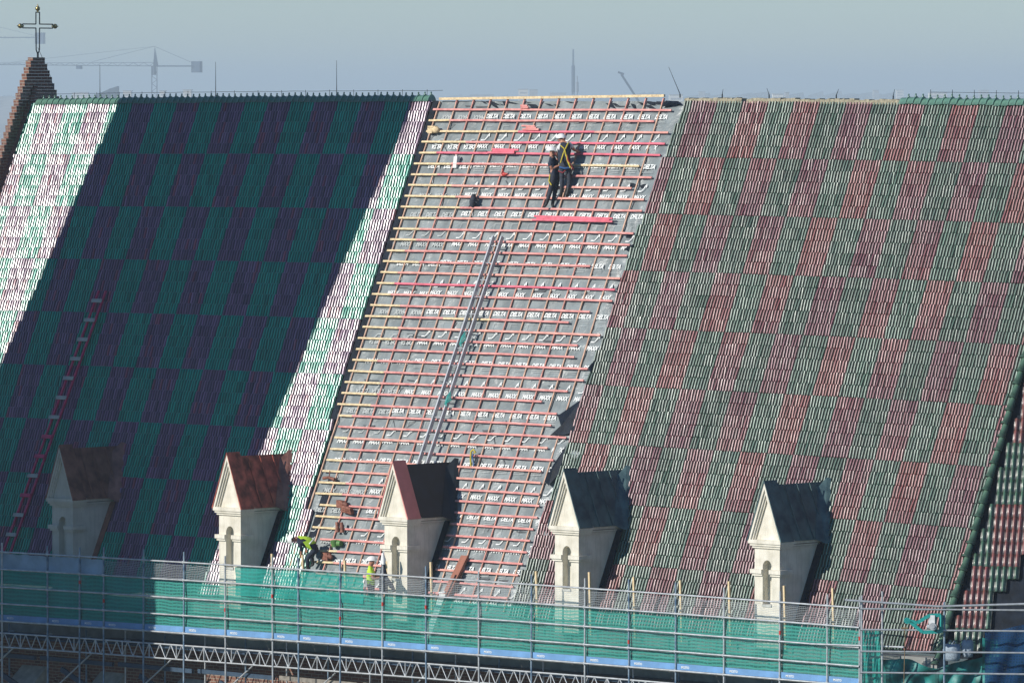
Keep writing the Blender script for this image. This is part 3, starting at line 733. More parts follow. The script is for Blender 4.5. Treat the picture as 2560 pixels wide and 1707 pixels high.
# nets as gently billowing sheets
def sheet(name, x0, x1, z0, z1, y, m, amp=.03, nx=60, nz_=10, seed=0, parent=scaf):
    r = np.random.default_rng(seed+11); xs = np.linspace(x0,x1,nx); zz = np.linspace(z0,z1,nz_)
    X_, Z_ = np.meshgrid(xs, zz); Y_ = y+amp*np.sin(X_*3.9+Z_*1.7+seed)*np.sin((Z_-z0)/(z1-z0)*np.pi)+r.normal(0, amp*.25, X_.shape)
    Zs = Z_-2.3e-4*(X_-8)**2+ (Z_-z0)/(z1-z0)*r.normal(0,.012,X_.shape)
    V = np.stack([X_,Y_,Zs],-1).reshape(-1,3); ii = np.arange(X_.size).reshape(X_.shape)
    F = np.stack([ii[:-1,:-1], ii[:-1,1:], ii[1:,1:], ii[1:,:-1]], -1).reshape(-1,4)
    mb = MB(); mb.add(V.tolist(), F.tolist(), 0, True); return mb.build(name, m, parent, origin=(0,y,0))
net_edges = [-14.6,-9.45,-6.83,-3.56,-.69,2.55,6.14,10.01,13.22,16.82,19.5]
for i, (a,b) in enumerate(zip(net_edges[:-1], net_edges[1:])):
    sheet('debris_net', a+.005, b-.005, -14.72, -13.38, YS+.06+.012*(i%2), M_net if i > 1 else M_net2, nx=40, seed=i)
sheet('debris_net', -3.2, 1.78, -13.70, -12.90, YS+.03, M_net2, amp=.04, nx=50, seed=31)
sheet('plastic_sheet', -14.6, -8.5, -13.37, -12.92, YS+.05, M_tarp, amp=.02, seed=3)
for i, (a,b) in enumerate(((-8.45,-3.25),(1.8,6.1),(6.14,10),(10.03,14.9),(14.92,19.4))):
    sheet('safety_net', a, b, -13.40, -12.93, YS+.04, M_wnet, amp=.02, seed=20+i, nx=70)
tb_txt = text_mesh('MOSTO', .085, 0, .002)
ext = [-14.6]+XP
for a, b in zip(ext[:-1], ext[1:]):
    m = MB(); ya = YS+.02
    m.hexa([(a+.01,ya,sz(a,-14.83)),(b-.01,ya,sz(b,-14.83)),(b-.01,ya+.03,sz(b,-14.83)),(a+.01,ya+.03,sz(a,-14.83)),(a+.01,ya,sz(a,-14.67)),(b-.01,ya,sz(b,-14.67)),(b-.01,ya+.03,sz(b,-14.67)),(a+.01,ya+.03,sz(a,-14.67))])
    o = m.build('toe_board', M_toe, scaf)
    if b-a > .9:
        t = MB(); V, F, wd = tb_txt
        t.add([(a+.32+x, ya-.003, sz(a,-14.785)+y) for x,y in V], F); t.build('board_lettering', M_print, o)
for a, b in zip(XP[:-1], XP[1:]):
    m = MB()
    for y0 in (YS+.08, YS+.42, YS+.76): m.box((a+.02,y0,sz(a,-14.9)),(b-.02,y0+.31,sz(a,-14.86)))
    m.build('deck_board', M_deck, scaf)
for a, b in zip(GX[:-1], GX[1:]):
    m = MB()
    for q in range(4): m.box((a+.03,YS+.14+.34*q,sz(a,-15.30)),(b-.03,YS+.14+.34*q+.33,sz(a,-15.26)))
    m.build('lower_deck', M_dstrut, scaf)
for x, zt in ((-2.60,-12.49),(-1.40,-12.47),(.24,-12.54),(1.86,-12.48),(3.52,-12.43),(7.43,-12.49),(9.36,-12.42),(10.95,-12.47),(12.60,-12.48),(14.30,-12.42),(16.2,-12.44),(17.85,-12.42)):
    m = MB(); m.bar((x,-6.95,-14.2),(x-.035,-6.98,zt-.1), .055, .055, up=(0,1,0)); m.build('timber_post', M_wood if x > 0 else M_wood, scaf)
# rear standards, brackets and struts below the deck
for i, x in enumerate(np.arange(-15, 19, 1.62)):
    m = MB(); m.tube([(x,-7.0,-19.5),(x,-7.0,-14.9)], .026, 8)
    m.tube([(x-.04,-7.0,-15.32),(x+.2,-7.0,-15.32)], .022, 6); m.build('inner_standard', M_bsteel if i%2 else M_steel, scaf)
for i, x in enumerate(np.arange(-14, 19, 3.24)):
    m = MB(); m.bar((x,-7.4,-16.25),(x+1.7,-7.4,-16.95), .07, .14, up=(0,0,1)); m.bar((x-.9,-7.35,-15.98),(x+2.1,-7.35,-16.0), .09, .12, up=(0,0,1)); m.build('timber_strut', M_dstrut if i < 4 else M_deck, scaf)
    m = MB(); m.tube([(x-.3,-7.5,-16.9),(x+1.4,-7.5,-15.7)], .024, 8); m.build('tube_brace', M_steel, scaf)
# corner run turned towards the apse
C0 = Vector((19.5,YS,0))-AX_F*.9; run = Vector((math.cos(R(36)), math.sin(R(36)), 0))
CP = [0, 2.1, 4.22, 6.3]
for j, d_ in enumerate(CP):
    p = C0+run*d_
    m = MB(); m.tube([p+Vector((.0,0,-19.5)), p+Vector((0,0,-12.5-(.15 if j==1 else 0)))], .027, 8); o = m.build('standard', M_bsteel if j%2 else M_steel, scaf)
for z in (-12.84,-13.37,-13.92,-14.46):
    for a, b in zip(CP[:-1], CP[1:]):
        m = MB(); m.tube([C0+run*a+Vector((0,-.05,z)), C0+run*b+Vector((0,-.05,z))], .0245, 8); m.build('corner_ledger', M_steel, scaf)
m = MB(); m.tube([C0+run*-.35+Vector((0,-.12,-12.62)), C0+run*2.0+Vector((0,-.1,-12.76)), C0+run*6.3+Vector((0,-.1,-12.6))], .03, 8); m.build('corner_ledger', M_steel, scaf)
p = C0+run*.46+Vector((0,.1,0)); m = MB(); m.tube([p+Vector((0,0,-19)), p+Vector((0,0,-12.4))], .026, 8); m.build('standard', M_steel, scaf)
m = MB(); m.tube([(17.9,YS-.09,sz(18,-13.87)), C0+run*1.15+Vector((0,-.12,-13.80))], .0245, 8); m.build('corner_ledger', M_steel, scaf)
def skew_sheet(name, a, b, z0, z1, yo, m, amp, nx=30, nz_=14, seed=0, tops=None, parent=scaf):
    r = np.random.default_rng(seed); V = []; 
    for i in range(nz_):
        for j in range(nx):
            t = j/(nx-1); s_ = i/(nz_-1); zt = z1 if tops is None else interp(t, tops)
            p = C0+run*(a+(b-a)*t)+AX_F*(yo+amp*math.sin(t*17+s_*5+seed)+amp*.6*math.sin(t*41-s_*9)); V.append((p.x,p.y,z0+(zt-z0)*s_+amp*.3*math.sin(t*23+s_*3)))
    F = [(i*nx+j, i*nx+j+1, (i+1)*nx+j+1, (i+1)*nx+j) for i in range(nz_-1) for j in range(nx-1)]
    mb = MB(); mb.add(V, F, 0, True); return mb.build(name, m, parent, origin=(20,YS,0))
skew_sheet('debris_net', 0.0, .48, -14.75, -13.4, .15, M_net2, .02, seed=4)
skew_sheet('tarpaulin', .35, 4.2, -15.6, -14.2, .6, M_gtarp, .10, seed=5, tops=[(0,-14.12),(.25,-14.2),(.42,-14.4),(.62,-14.15),(1,-14.0)], nx=60, nz_=24)
skew_sheet('blue_net', 3.15, 7.2, -15.4, -13.35, .35, M_bnet, .07, seed=8, tops=[(0,-13.45),(.3,-13.2),(.55,-12.5),(.75,-11.9),(1,-11.5)], nx=50)
skew_sheet('tarpaulin', 3.1, 7.0, -15.4, -13.6, .5, M_gtarp, .08, seed=9, nx=50)
m = MB()
for k in range(4):
    q = C0+run*(.2+k*.0)+AX_F*(.15+k*.24)
    m.bar(q+Vector((0,0,-15.02)), q+run*6+Vector((0,0,-15.02)), .22, .04)
m.build('deck_board', M_deck, scaf)
m = MB(); m.bar(C0+run*2.2+Vector((0,.03,-14.88)), C0+run*6.3+Vector((0,.03,-14.88)), .03, .18); m.build('toe_board', M_toe, scaf)

exec_people = True
# ------------------------------------------------------------------ people
def person(origin, joints, edges, label, parts, cat='person', scale=1.0, fdir=1, helmet=None, hands=(), face=None):
    """one skinned body; joints: name -> (r,u,f, radius, zone)"""
    O = Vector(origin)
    def W(r,u,f): return AX_R*r+AX_U*u+AX_F*f
    names = list(joints); P = {k: W(*joints[k][:3]) for k in names}; rad = {k: joints[k][3] for k in names}; zone = {k: joints[k][4] for k in names}
    E = list(edges)
    for (wr, dirv, curl) in hands:   # palm, four fingers and a thumb
        d = W(*dirv).normalized(); side = d.cross(AX_U); side = side.normalized() if side.length > .1 else AX_R.copy(); cu = W(*curl).normalized()
        b = P[wr]; pk = wr+'_palm'; P[pk] = b+d*.07; rad[pk] = .030; zone[pk] = 'skin'; names.append(pk); E.append((wr,pk))
        for q in range(4):
            base = P[pk]+side*(.027-.018*q)+d*.02; L = (.075,.085,.08,.062)[q]; prev = pk
            for st, (fr, cf) in enumerate(((.0,0),(.45,.15),(.8,.55))):
                nm = '%s_f%d_%d' % (wr,q,st); P[nm] = base+d*L*fr+cu*L*cf; rad[nm] = (.011,.0095,.008)[st]; zone[nm] = 'skin'; names.append(nm); E.append((prev,nm)); prev = nm
        prev = wr
        for st, (fr, sf) in enumerate(((.03,.03),(.055,.05),(.085,.06))):
            nm = '%s_t_%d' % (wr,st); P[nm] = b+d*fr+side*sf+cu*.01*st; rad[nm] = (.014,.011,.009)[st]; zone[nm] = 'skin'; names.append(nm); E.append((prev,nm)); prev = nm
    ix = {k:i for i,k in enumerate(names)}
    me = bpy.data.meshes.new('sk'); me.from_pydata([P[k] for k in names], [(ix[a],ix[b]) for a,b in E], [])
    o = bpy.data.objects.new('sk', me); col.objects.link(o)
    md = o.modifiers.new('s','SKIN'); md.use_smooth_shade = True
    for k in names:
        sv = me.skin_vertices[0].data[ix[k]]; sv.radius = (rad[k],rad[k]); sv.use_root = (k == 'pelvis')
    o.modifiers.new('ss','SUBSURF').levels = 1
    dg = bpy.context.evaluated_depsgraph_get(); dg.update(); ev_ = o.evaluated_get(dg); em = ev_.to_mesh()
    V = [v.co.copy() for v in em.vertices]; F = [tuple(p.vertices) for p in em.polygons]
    ev_.to_mesh_clear(); bpy.data.objects.remove(o)
    mats = {k: parts[k] for k in ('skin','shirt','trousers','boots','hair')}; keys = list(mats)
    def nearest(c):
        best = None; bd_ = 1e9
        for a, b in E:
            pa, pb = P[a], P[b]; ab = pb-pa; t = max(0,min(1,(c-pa).dot(ab)/max(ab.length_squared,1e-9))); q = pa+ab*t; d = (c-q).length-(rad[a]*(1-t)+rad[b]*t)
            if d < bd_: bd_ = d; best = a if t < .5 else b
        return best
    mb = MB(); zs = []
    near = []
    for f in F:
        c = Vector((0,0,0))
        for i in f: c += V[i]
        c /= len(f); near.append(nearest(c))
    mb.v = [tuple(v+O) for v in V]; mb.f = F; mb.mi = [keys.index(zone[n]) for n in near]; mb.sm = [True]*len(F)
    body = mb.build('person', [mats[k] for k in keys], None, origin=tuple(O))
    tag(body, label, cat)
    # garment shells grown from the body's own faces
    for (nm, zones, m, off) in parts.get('shells', ()):
        sel = [i for i, n in enumerate(near) if n in zones]
        used = sorted({v for i in sel for v in F[i]}); mp = {v:i for i,v in enumerate(used)}
        vn = {v: Vector((0,0,0)) for v in used}
        for i in sel:
            a, b, c = (V[F[i][0]], V[F[i][1]], V[F[i][2]]); nn = (b-a).cross(c-a)
            for v in F[i]: vn[v] += nn
        sh = MB(); sh.add([V[v]+O+vn[v].normalized()*off for v in used], [tuple(mp[v] for v in F[i]) for i in sel], 0, True); sh.build(nm, m, body)
    h = P['head']+O; fd = W(*(face or (1,0,0))).normalized()
    hm = MB(); up = W(*(helmet or (0,1,0))).normalized()
    x = fd-up*fd.dot(up); x.normalize(); y = up.cross(x)
    vs = []; fs = []; nu, nv = 16, 6
    for i in range(nv+1):
        ph = (math.pi/2)*i/nv
        for k in range(nu):
            a = 2*math.pi*k/nu; rr = .135*math.sin(ph); ext_ = 1.0+(.16*max(0,math.cos(a)) if i == nv else 0)
            vs.append(h+up*(.045+.125*math.cos(ph))+(x*math.cos(a)*1.15*ext_+y*math.sin(a)*.98*(1.06 if i == nv else 1))*rr)
    for i in range(nv):
        for k in range(nu): fs.append((i*nu+k,(i+1)*nu+k,(i+1)*nu+(k+1)%nu,i*nu+(k+1)%nu))
    hm.add(vs, fs, 0, True); hm.build('helmet', M_white, body)
    for sg in (-1,1):
        e = MB(); e.ball(h+x*.098+y*.033*sg-up*.0, .011, nu=6, nv=4); e.build('eye', M_gap, body)
    nz_ = MB(); nz_.tube([h+x*.09+up*.01, h+x*.128-up*.03, h+x*.10-up*.04], [.008,.016,.010], 6); nz_.build('nose', parts['skin'], body)
    mo_ = MB(); mo_.tube([h+x*.095-up*.065-y*.022, h+x*.103-up*.065, h+x*.095-up*.065+y*.022], .006, 5); mo_.build('mouth', mat('lips', (.3,.1,.08), .6), body)
    for sg in (-1,1):
        e = MB(); e.ball(h+y*.088*sg-up*.01, .026, nu=6, nv=5, sc3=(.7,.5,1)); e.build('ear', parts['skin'], body)
    return body, P, O
M_skin = mat('sunburnt_skin', (.42,.19,.12), .55, var=.08)
M_navy = mat('navy_cloth', (.018,.026,.045), .85, var=.3, scale=12, bump=.4)
M_char = mat('charcoal_cloth', (.035,.04,.055), .85, var=.3, scale=12, bump=.4)
M_wht = mat('white_cloth', (.62,.62,.62), .85)
M_hiviz = mat('hi_viz_yellow', (.52,.78,.05), .7, var=.1)
M_refl = mat('reflective_tape', (.6,.66,.6), .35)
M_strap = mat('yellow_webbing', (.52,.42,.04), .7)
M_rstrap = mat('red_webbing', (.30,.03,.04), .7)
M_boot = mat('black_boot', (.02,.02,.02), .6)
M_hair = mat('dark_hair', (.03,.02,.015), .8)
EDG = [('pelvis','spine'),('spine','chest'),('chest','neck'),('neck','head'),('head','crown'),('head','chin'),
       ('chest','shL'),('shL','elL'),('elL','wrL'),('chest','shR'),('shR','elR'),('elR','wrR'),
       ('pelvis','hipL'),('hipL','knL'),('knL','anL'),('anL','toL'),('pelvis','hipR'),('hipR','knR'),('knR','anR'),('anR','toR')]
def zj(pts, x0, y0, s, depth, fx, fy):
    """pose written as offsets in metres from the feet: pts in a sketch grid of s units per metre"""
    return {k: ((px-fx)/s, (fy-py)/s, depth.get(k,0)) for k,(px,py) in pts.items()}
RADS = dict(pelvis=.135,spine=.13,chest=.15,neck=.062,head=.098,crown=.085,chin=.055,shL=.075,shR=.075,elL=.047,elR=.047,wrL=.030,wrR=.030,hipL=.10,hipR=.10,knL=.068,knR=.068,anL=.045,anR=.045,toL=.038,toR=.038)
ZON = dict(pelvis='trousers',spine='shirt',chest='shirt',neck='skin',head='skin',crown='hair',chin='skin',shL='shirt',shR='shirt',elL='skin',elR='skin',wrL='skin',wrR='skin',hipL='trousers',hipR='trousers',knL='trousers',knR='trousers',anL='boots',anR='boots',toL='boots',toR='boots')
def pose(j, rad=None, zon=None):
    r = dict(RADS); r.update(rad or {}); z = dict(ZON); z.update(zon or {})
    return {k: (*j[k], r[k], z[k]) for k in j}
UB, UA = 3.27, 2.88
# standing man with the harness on his back, facing the roof
fB = roof(UB, 3.03, .12)
jb = zj(dict(pelvis=(735,650),spine=(730,520),chest=(735,385),neck=(705,290),head=(680,245),crown=(675,215),chin=(650,275),shL=(640,375),elL=(605,480),wrL=(640,575),shR=(830,325),elR=(880,410),wrR=(955,440),
    hipL=(690,690),knL=(690,870),anL=(680,1110),toL=(675,1165),hipR=(790,690),knR=(810,900),anR=(780,1110),toR=(765,1165)),0,0,575,
    dict(pelvis=.12,spine=.16,chest=.24,neck=.30,head=.34,crown=.32,chin=.36,shL=.26,elL=.32,wrL=.42,shR=.24,elR=.34,wrR=.44,hipL=.12,hipR=.12,knL=.08,knR=.08,anL=0,anR=0,toL=.12,toR=.12), 720, 1180)
bB, PB, OB = person(fB, pose(jb, zon=dict(spine='shirt',elL='skin')), EDG, 'man with his back turned, yellow harness straps crossing his navy vest', dict(skin=M_skin,shirt=M_wht,trousers=M_char,boots=M_boot,hair=M_hair,
    shells=[('vest',('chest','spine','neck_'),M_navy,.018)]), hands=[('wrL',(.3,-.3,.5),(.4,-.3,0)),('wrR',(.7,-.1,.5),(0,-1,0))], face=(-.75,-.2,.6))
hs = MB(); back = -AX_F*.175
def bp(k, dr=0, du=0, db=1.0): return PB[k]+OB+AX_R*dr+AX_U*du+back*db
hs.tube([bp('shL',.05,.06,.6), bp('chest',-.02,.0), bp('chest',.02,-.12), bp('pelvis',.13,.0)], .018, 6)
hs.tube([bp('shR',-.06,.06,.6), bp('chest',.03,.0), bp('chest',-.03,-.12), bp('pelvis',-.12,.05)], .018, 6)
hs.tube([bp('chest',0,-.02,1.05), bp('chest',.04,-.25,1.1), bp('pelvis',.16,-.08,1.0)], .022, 6)
hs.build('harness', M_strap, bB)
hs = MB(); hs.tube([bp('chest',.06,-.18,1.0), bp('spine',.1,-.1,1.1), bp('pelvis',.24,-.12,.8)], .022, 6); hs.tube([bp('hipL',-.1,-.1,.3), bp('hipL',.02,-.15,.7), bp('hipL',.1,-.08,.7)], .016, 6); hs.build('leg_strap', M_rstrap, bB)
hs = MB(); hs.tube([bp('pelvis',-.15,-.06,.6), bp('pelvis',0,-.1,.85), bp('pelvis',.13,-.08,.7)], .03, 6); hs.build('belt', mat('blue_webbing', (.04,.12,.3), .7), bB)
# man in profile looking at him
fA = roof(UA, 3.36, .12)
ja = zj(dict(pelvis=(580,820),spine=(560,700),chest=(545,590),neck=(525,495),head=(525,425),crown=(520,385),chin=(560,470),shL=(500,585),elL=(525,700),wrL=(610,650),shR=(600,590),elR=(620,700),wrR=(670,620),
    hipL=(545,860),knL=(500,1060),anL=(440,1260),toL=(395,1310),hipR=(610,860),knR=(580,1060),anR=(535,1270),toR=(560,1325)),0,0,575,
    dict(pelvis=.05,spine=.08,chest=.12,neck=.15,head=.17,crown=.17,chin=.15,shL=-.02,elL=-.03,wrL=-.02,shR=.26,elR=.28,wrR=.22,hipL=-.03,hipR=.12,knL=-.03,knR=.10,anL=0,anR=.05,toL=-.03,toR=.02), 500, 1330)
bA, PA, OA = person(fA, pose(ja), EDG, 'man in white helmet and dark T-shirt standing in profile with folded arms, facing right', dict(skin=M_skin,shirt=M_navy,trousers=M_char,boots=M_boot,hair=M_hair,shells=[]),
    hands=[('wrL',(.9,.2,.1),(0,.4,.6)),('wrR',(.6,.5,-.2),(.2,-.6,0))], face=(1,-.15,.1))
hs = MB(); hs.tube([PA['pelvis']+OA+AX_R*-.13+AX_U*.1-AX_F*.05, PA['hipL']+OA-AX_R*.11-AX_U*.05-AX_F*.05, PA['hipL']+OA-AX_R*.04-AX_U*.16-AX_F*.11], .02, 6); hs.build('harness', M_strap, bA)
# man bending over the last tiles by the eaves
fC = roof(-1.85, 14.55, .25)
jc = zj(dict(pelvis=(800,600),spine=(690,470),chest=(530,400),neck=(410,410),head=(320,395),crown=(275,380),chin=(335,450),shL=(470,480),elL=(505,590),wrL=(500,690),shR=(500,380),elR=(570,540),wrR=(620,640),
    hipL=(790,660),knL=(640,800),anL=(640,1090),toL=(570,1110),hipR=(850,620),knR=(700,760),anR=(770,960),toR=(700,1000)),0,0,796,
    dict(pelvis=.0,spine=-.02,chest=-.03,neck=-.03,head=-.04,crown=-.04,chin=-.04,shL=-.2,elL=-.2,wrL=-.15,shR=.15,elR=.12,wrR=.05,hipL=-.1,hipR=.1,knL=-.12,knR=.12,anL=-.1,anR=.12,toL=-.1,toR=.12), 620, 1110)
bC, PC, OC = person(fC, pose(jc, zon=dict(elL='shirt',elR='shirt')), EDG, 'bending man in yellow hi-viz vest at the edge of the shiny tiles', dict(skin=M_skin,shirt=M_navy,trousers=M_navy,boots=M_boot,hair=M_hair,
    shells=[('vest',('chest','spine'),M_hiviz,.03)]), hands=[('wrL',(-.1,-1,0),(.5,0,0)),('wrR',(-.2,-1,0),(.5,0,0))], helmet=(-.97,-.1,0), face=(-.2,-1,0))
hs = MB(); c0 = PC['spine']+OC
hs.tube([c0+AX_R*math.cos(a)*.0+(AX_U*.62+AX_R*.55).normalized()*math.cos(a)*.195+AX_F*math.sin(a)*.19+AX_R*.02 for a in np.linspace(0,2*math.pi,17)], .022, 6); hs.build('reflective_tape', M_refl, bC)
# man behind the netting
fD = Vector((1.58,-7.35,-14.20))
m = MB(); m.box((.95,-7.65,-14.26),(2.5,-7.05,-14.215)); m.build('deck_board', M_deck, scaf)
jd = dict(pelvis=(0,.92,0),spine=(-.01,1.1,0),chest=(-.02,1.30,0),neck=(0,1.50,0),head=(.02,1.60,0),crown=(.0,1.68,0),chin=(.07,1.53,0),shL=(-.04,1.40,-.19),elL=(.08,1.15,-.24),wrL=(.30,1.2,-.2),shR=(-.02,1.40,.19),elR=(.12,1.16,.24),wrR=(.36,1.28,.18),
    hipL=(0,.86,-.1),knL=(.03,.48,-.11),anL=(0,.09,-.12),toL=(.14,.04,-.12),hipR=(0,.86,.1),knR=(.05,.48,.11),anR=(-.02,.09,.12),toR=(.12,.04,.12))
person(fD, pose(jd), EDG, 'man in white helmet and yellow vest standing behind the green netting beside the dormer', dict(skin=M_skin,shirt=M_hiviz,trousers=M_char,boots=M_boot,hair=M_hair,shells=[]),
    hands=[('wrL',(.9,.1,.1),(0,-1,0)),('wrR',(.9,.2,0),(0,-1,0))], face=(1,0,.15))

# ------------------------------------------------------------------ loose things
def ladder(name, u0, v0, u1, v1, wd, n, mr, mg, step, label, rw=.045, rh=.12, flat=None):
    t = thing(name, roof(u1,v1,n), label, 'ladder')
    for s_ in (0, 1):
        m = MB(); m.bar(roof(u0+s_*wd,v0,n), roof(u1+s_*wd,v1,n), rw, rh, up=n_m); m.build('side_rail', mr, t)
    k = 0; v = v0+step*.55
    while v < v1:
        f = (v-v0)/(v1-v0); uu = u0+(u1-u0)*f; m = MB()
        if flat: m.bar(roof(uu-.10,v,n+.05), roof(uu+wd+.02,v,n+.05), .11, .03, up=n_m); m.build('step', flat if k not in (7,8,10) else mr, t)
        else: m.tube([roof(uu,v,n), roof(uu+wd,v,n)], .016, 6); m.build('rung', mg, t)
        v += step; k += 1
    return t
ladder('roof_ladder', 1.18,4.28,1.06,11.45,.33,.22,M_alu,M_alu,.52,'long aluminium ladder lying up the stripped bay above the black-roofed dormer')
ladder('roof_ladder', -14.0,6.2,-14.35,14.8,.30,.20,M_ladred,M_ladred,.62,'crimson timber ladder with pale steps on the shaded left tiles', rw=.06, rh=.05, flat=M_stone)
gr_ = MB()
for (u,v) in ((.98+.33+.05,9.0),(1.2,7.2)):
    for q in range(6): gr_.tube([roof(u+.1+.03*q,v+.05*q,.27), roof(u+.05,v+.2+.04*q,.30), roof(u+.12,v+.45,.26)], .014, 5)
tag(gr_.build('rope', M_teal), 'teal green rope tied round the aluminium ladder', 'rope')
def pile(u0,u1,v,label,m,cnt=3,n=.12):
    b = MB()
    for q in range(cnt): b.bar(roof(u0+random.uniform(0,.3),v-.01-.05*q,n+.012*q), roof(u1-random.uniform(0,.35),v-.04*q,n+.012*q+.02), .05, .04, up=n_m)
    tag(b.build('batten_pile', m), label, 'battens', 'loose battens laid on the roof lattice')
pile(2.35,5.55,3.72,'long bright rose pile of battens lying below the two standing men',M_rose,3)
pile(.45,1.15,.27,'short salmon pile of battens just below the ridge board',M_pink,2)
pile(.8,1.6,.95,'short salmon pile of battens on the third lattice row',M_pink,3)
pile(-.2,1.15,1.68,'rose pile of battens upper left of the two standing men',M_rose,3)
def onroof(u,v,n=.1): return roof(u,v,n)
x = MB(); p = onroof(-1.35,1.95,.1); x.hexa([p+q for q in (Vector((-.07,-.02,-.14)),Vector((.06,-.02,-.14)),Vector((.06,.10,-.14)),Vector((-.07,.10,-.14)),Vector((-.03,-.02,.15)),Vector((.10,-.02,.15)),Vector((.10,.10,.15)),Vector((-.03,.10,.15)))])
x.tube([p+Vector((.03,.03,.15)), p+Vector((.03,.03,.20))], .03, 8); x.box(tuple(p+Vector((-.08,-.03,-.17))), tuple(p+Vector((.07,.11,-.14))))
tag(x.build('canister', M_white), 'white upright canister hung on the lattice at upper left', 'canister')
x = MB(); p = onroof(-2.55,.95,.14); x.box(tuple(p+Vector((-.2,-.06,-.12))), tuple(p+Vector((-.02,.1,.04)))); x.ball(p+Vector((.07,0,-.02)), .11, sc3=(1.3,.8,.9)); x.box(tuple(p+Vector((-.2,-.05,.05))), tuple(p+Vector((.1,.05,.09))))
tag(x.build('timber_block', M_wood), 'pale timber offcuts wedged at the top left corner of the stripped bay', 'timber')
x = MB(); p = onroof(-.08,3.2,.16)
x.tube([p+Vector((0,0,.22)), p+Vector((.0,0,.12)), p+Vector((-.02,0,0)), p+Vector((-.05,0,-.14))], [.05,.085,.11,.07], 10); x.tube([p+Vector((-.05,0,-.05)), p+Vector((-.2,.02,-.16))], [.04,.02], 6); x.tube([p+Vector((.05,0,-.0)), p+Vector((.14,.02,-.04))], [.04,.02], 6)
tag(x.build('tool_bag', M_char), 'dark grey tool bag hanging on a batten left of the ladder top', 'bag')
x = MB(); p = onroof(.72,2.33,.12); x.ball(p, .07, sc3=(1.2,.7,.8)); x.tube([p, p+Vector((-.05,-.02,.16))], .015, 6); x.tube([p+Vector((.06,0,0)), p+Vector((.14,0,.02))], [.04,.02], 6)
tag(x.build('tool_pouch', M_redt), 'small red tool pouch hooked on a counter batten', 'pouch')
def clay(u,v,label,kind):
    p = onroof(u,v,.14); x = MB()
    if kind == 0:
        for q in range(3): x.tube([p+Vector((-.22+.05*q,-.02*q,.05*q)), p+Vector((.20,-.02*q,-.05+.05*q))], [.05,.065], 8)
    elif kind == 1:
        x.hexa([p+q for q in (Vector((-.16,-.06,-.1)),Vector((.1,-.06,-.13)),Vector((.12,.08,-.12)),Vector((-.15,.08,-.1)),Vector((-.16,-.06,.1)),Vector((.08,-.06,.07)),Vector((.12,.08,.07)),Vector((-.15,.08,.1)))]); x.tube([p+Vector((.1,0,0)), p+Vector((.22,0,-.04))], [.08,.05], 8)
    elif kind == 2:
        for a in (-.1,.08): x.tube([p+Vector((a,0,.14)), p+Vector((a+.05,-.02,-.14))], [.045,.06], 8)
    else:
        x.tube([p+Vector((-.22,0,0)), p+Vector((.0,-.02,.03)), p+Vector((.22,0,-.02))], [.05,.04,.05], 8); x.tube([p+Vector((0,0,.02)), p+Vector((.03,0,.22))], .015, 6)
    return tag(x.build('roof_tile', M_clay), label, 'roof tiles')
M_clay = mat('red_clay', (.20,.065,.04), .6, var=.3, scale=12, c2=(.3,.12,.08))
clay(-2.25,11.72,'brown tile lying across the left end of a batten, highest of the loose tiles',3)
clay(-1.45,12.45,'small brown tile stack under the highest loose tile',1)
clay(-1.15,12.65,'splayed stack of long red-brown tiles above the crouching man',0)
clay(-1.25,13.15,'pair of dark tiles standing upright on a batten',2)
clay(-1.40,14.02,'square red tile block lowest beside the bending man',1)
x = MB(); p = onroof(-1.25,13.62,.12); x.tube([p+Vector((0,0,-.1)), p+Vector((0,-.02,.08))], [.09,.12], 14); x.tube([p+Vector((.12,0,0)), p+Vector((.24,0,0))], [.09,.08], 10)
tag(x.build('bucket', mat('green_plastic', (.10,.22,.06), .5)), 'small green bucket among the loose tiles', 'bucket')
x = MB(); p = onroof(2.95,10.85,.14)
x.tube([p+Vector((-.08,0,-.3)), p+Vector((-.1,0,-.1)), p+Vector((-.08,0,.14)), p+Vector((.03,-.02,.2)), p+Vector((.1,0,.12)), p+Vector((0,0,.1))], .025, 6)
h_ = x.build('safety_harness', M_strap); tag(h_, 'yellow safety harness with blue strap hanging on a batten right of the ladder foot', 'harness')
x = MB(); x.tube([p+Vector((.02,0,.14)), p+Vector((-.02,-.02,0)), p+Vector((.03,0,-.2)), p+Vector((-.04,0,-.42))], .02, 6); x.build('blue_strap', mat('blue_webbing', (.04,.12,.3), .7), h_)
x = MB()
for q in range(4): x.tube([p+Vector((.07+.03*q,0,.05)), p+Vector((.09+.03*q,-.01,-.14)), p+Vector((.05,0,-.24))], .008, 5)
x.build('lanyard', M_char, h_)
def plank(u0,v0,u1,v1,wd,m,name,label,n=.14,cat='board'):
    x = MB(); a = roof(u0,v0,n); b = roof(u1,v1,n+.05); d = Vector((wd,0,0))
    x.hexa([a,a+d,b+d,b]+[q+n_m*.03 for q in (a,a+d,b+d,b)]); x.hexa([a+d, a+d+Vector((.03,0,0)), b+d+Vector((.03,0,0)), b+d]+[q+n_m*.07 for q in (a+d, a+d+Vector((.03,0,0)), b+d+Vector((.03,0,0)), b+d)])
    return tag(x.build(name, m), label, cat)
plank(3.68,13.75,3.35,15.6,.26,mat('brown_sheet_metal',(.28,.10,.06),.5,var=.15),'metal_flashing','folded brown metal sheet lying upright right of the pink-coped dormer',cat='metal sheet')
x = MB(); a = Vector((4.05,-7.2,-13.35)); b = Vector((3.75,-7.5,-14.55)); x.hexa([a,a+Vector((.22,0,0)),b+Vector((.22,0,0)),b]+[q+Vector((0,-.03,.0)) for q in (a,a+Vector((.22,0,0)),b+Vector((.22,0,0)),b)])
x.bar(a+Vector((0,-.05,.03)), a+Vector((.24,-.05,.06)), .05,.05)
tag(x.build('white_board', M_white), 'white board leaning behind the green netting below the brown metal sheet', 'board')
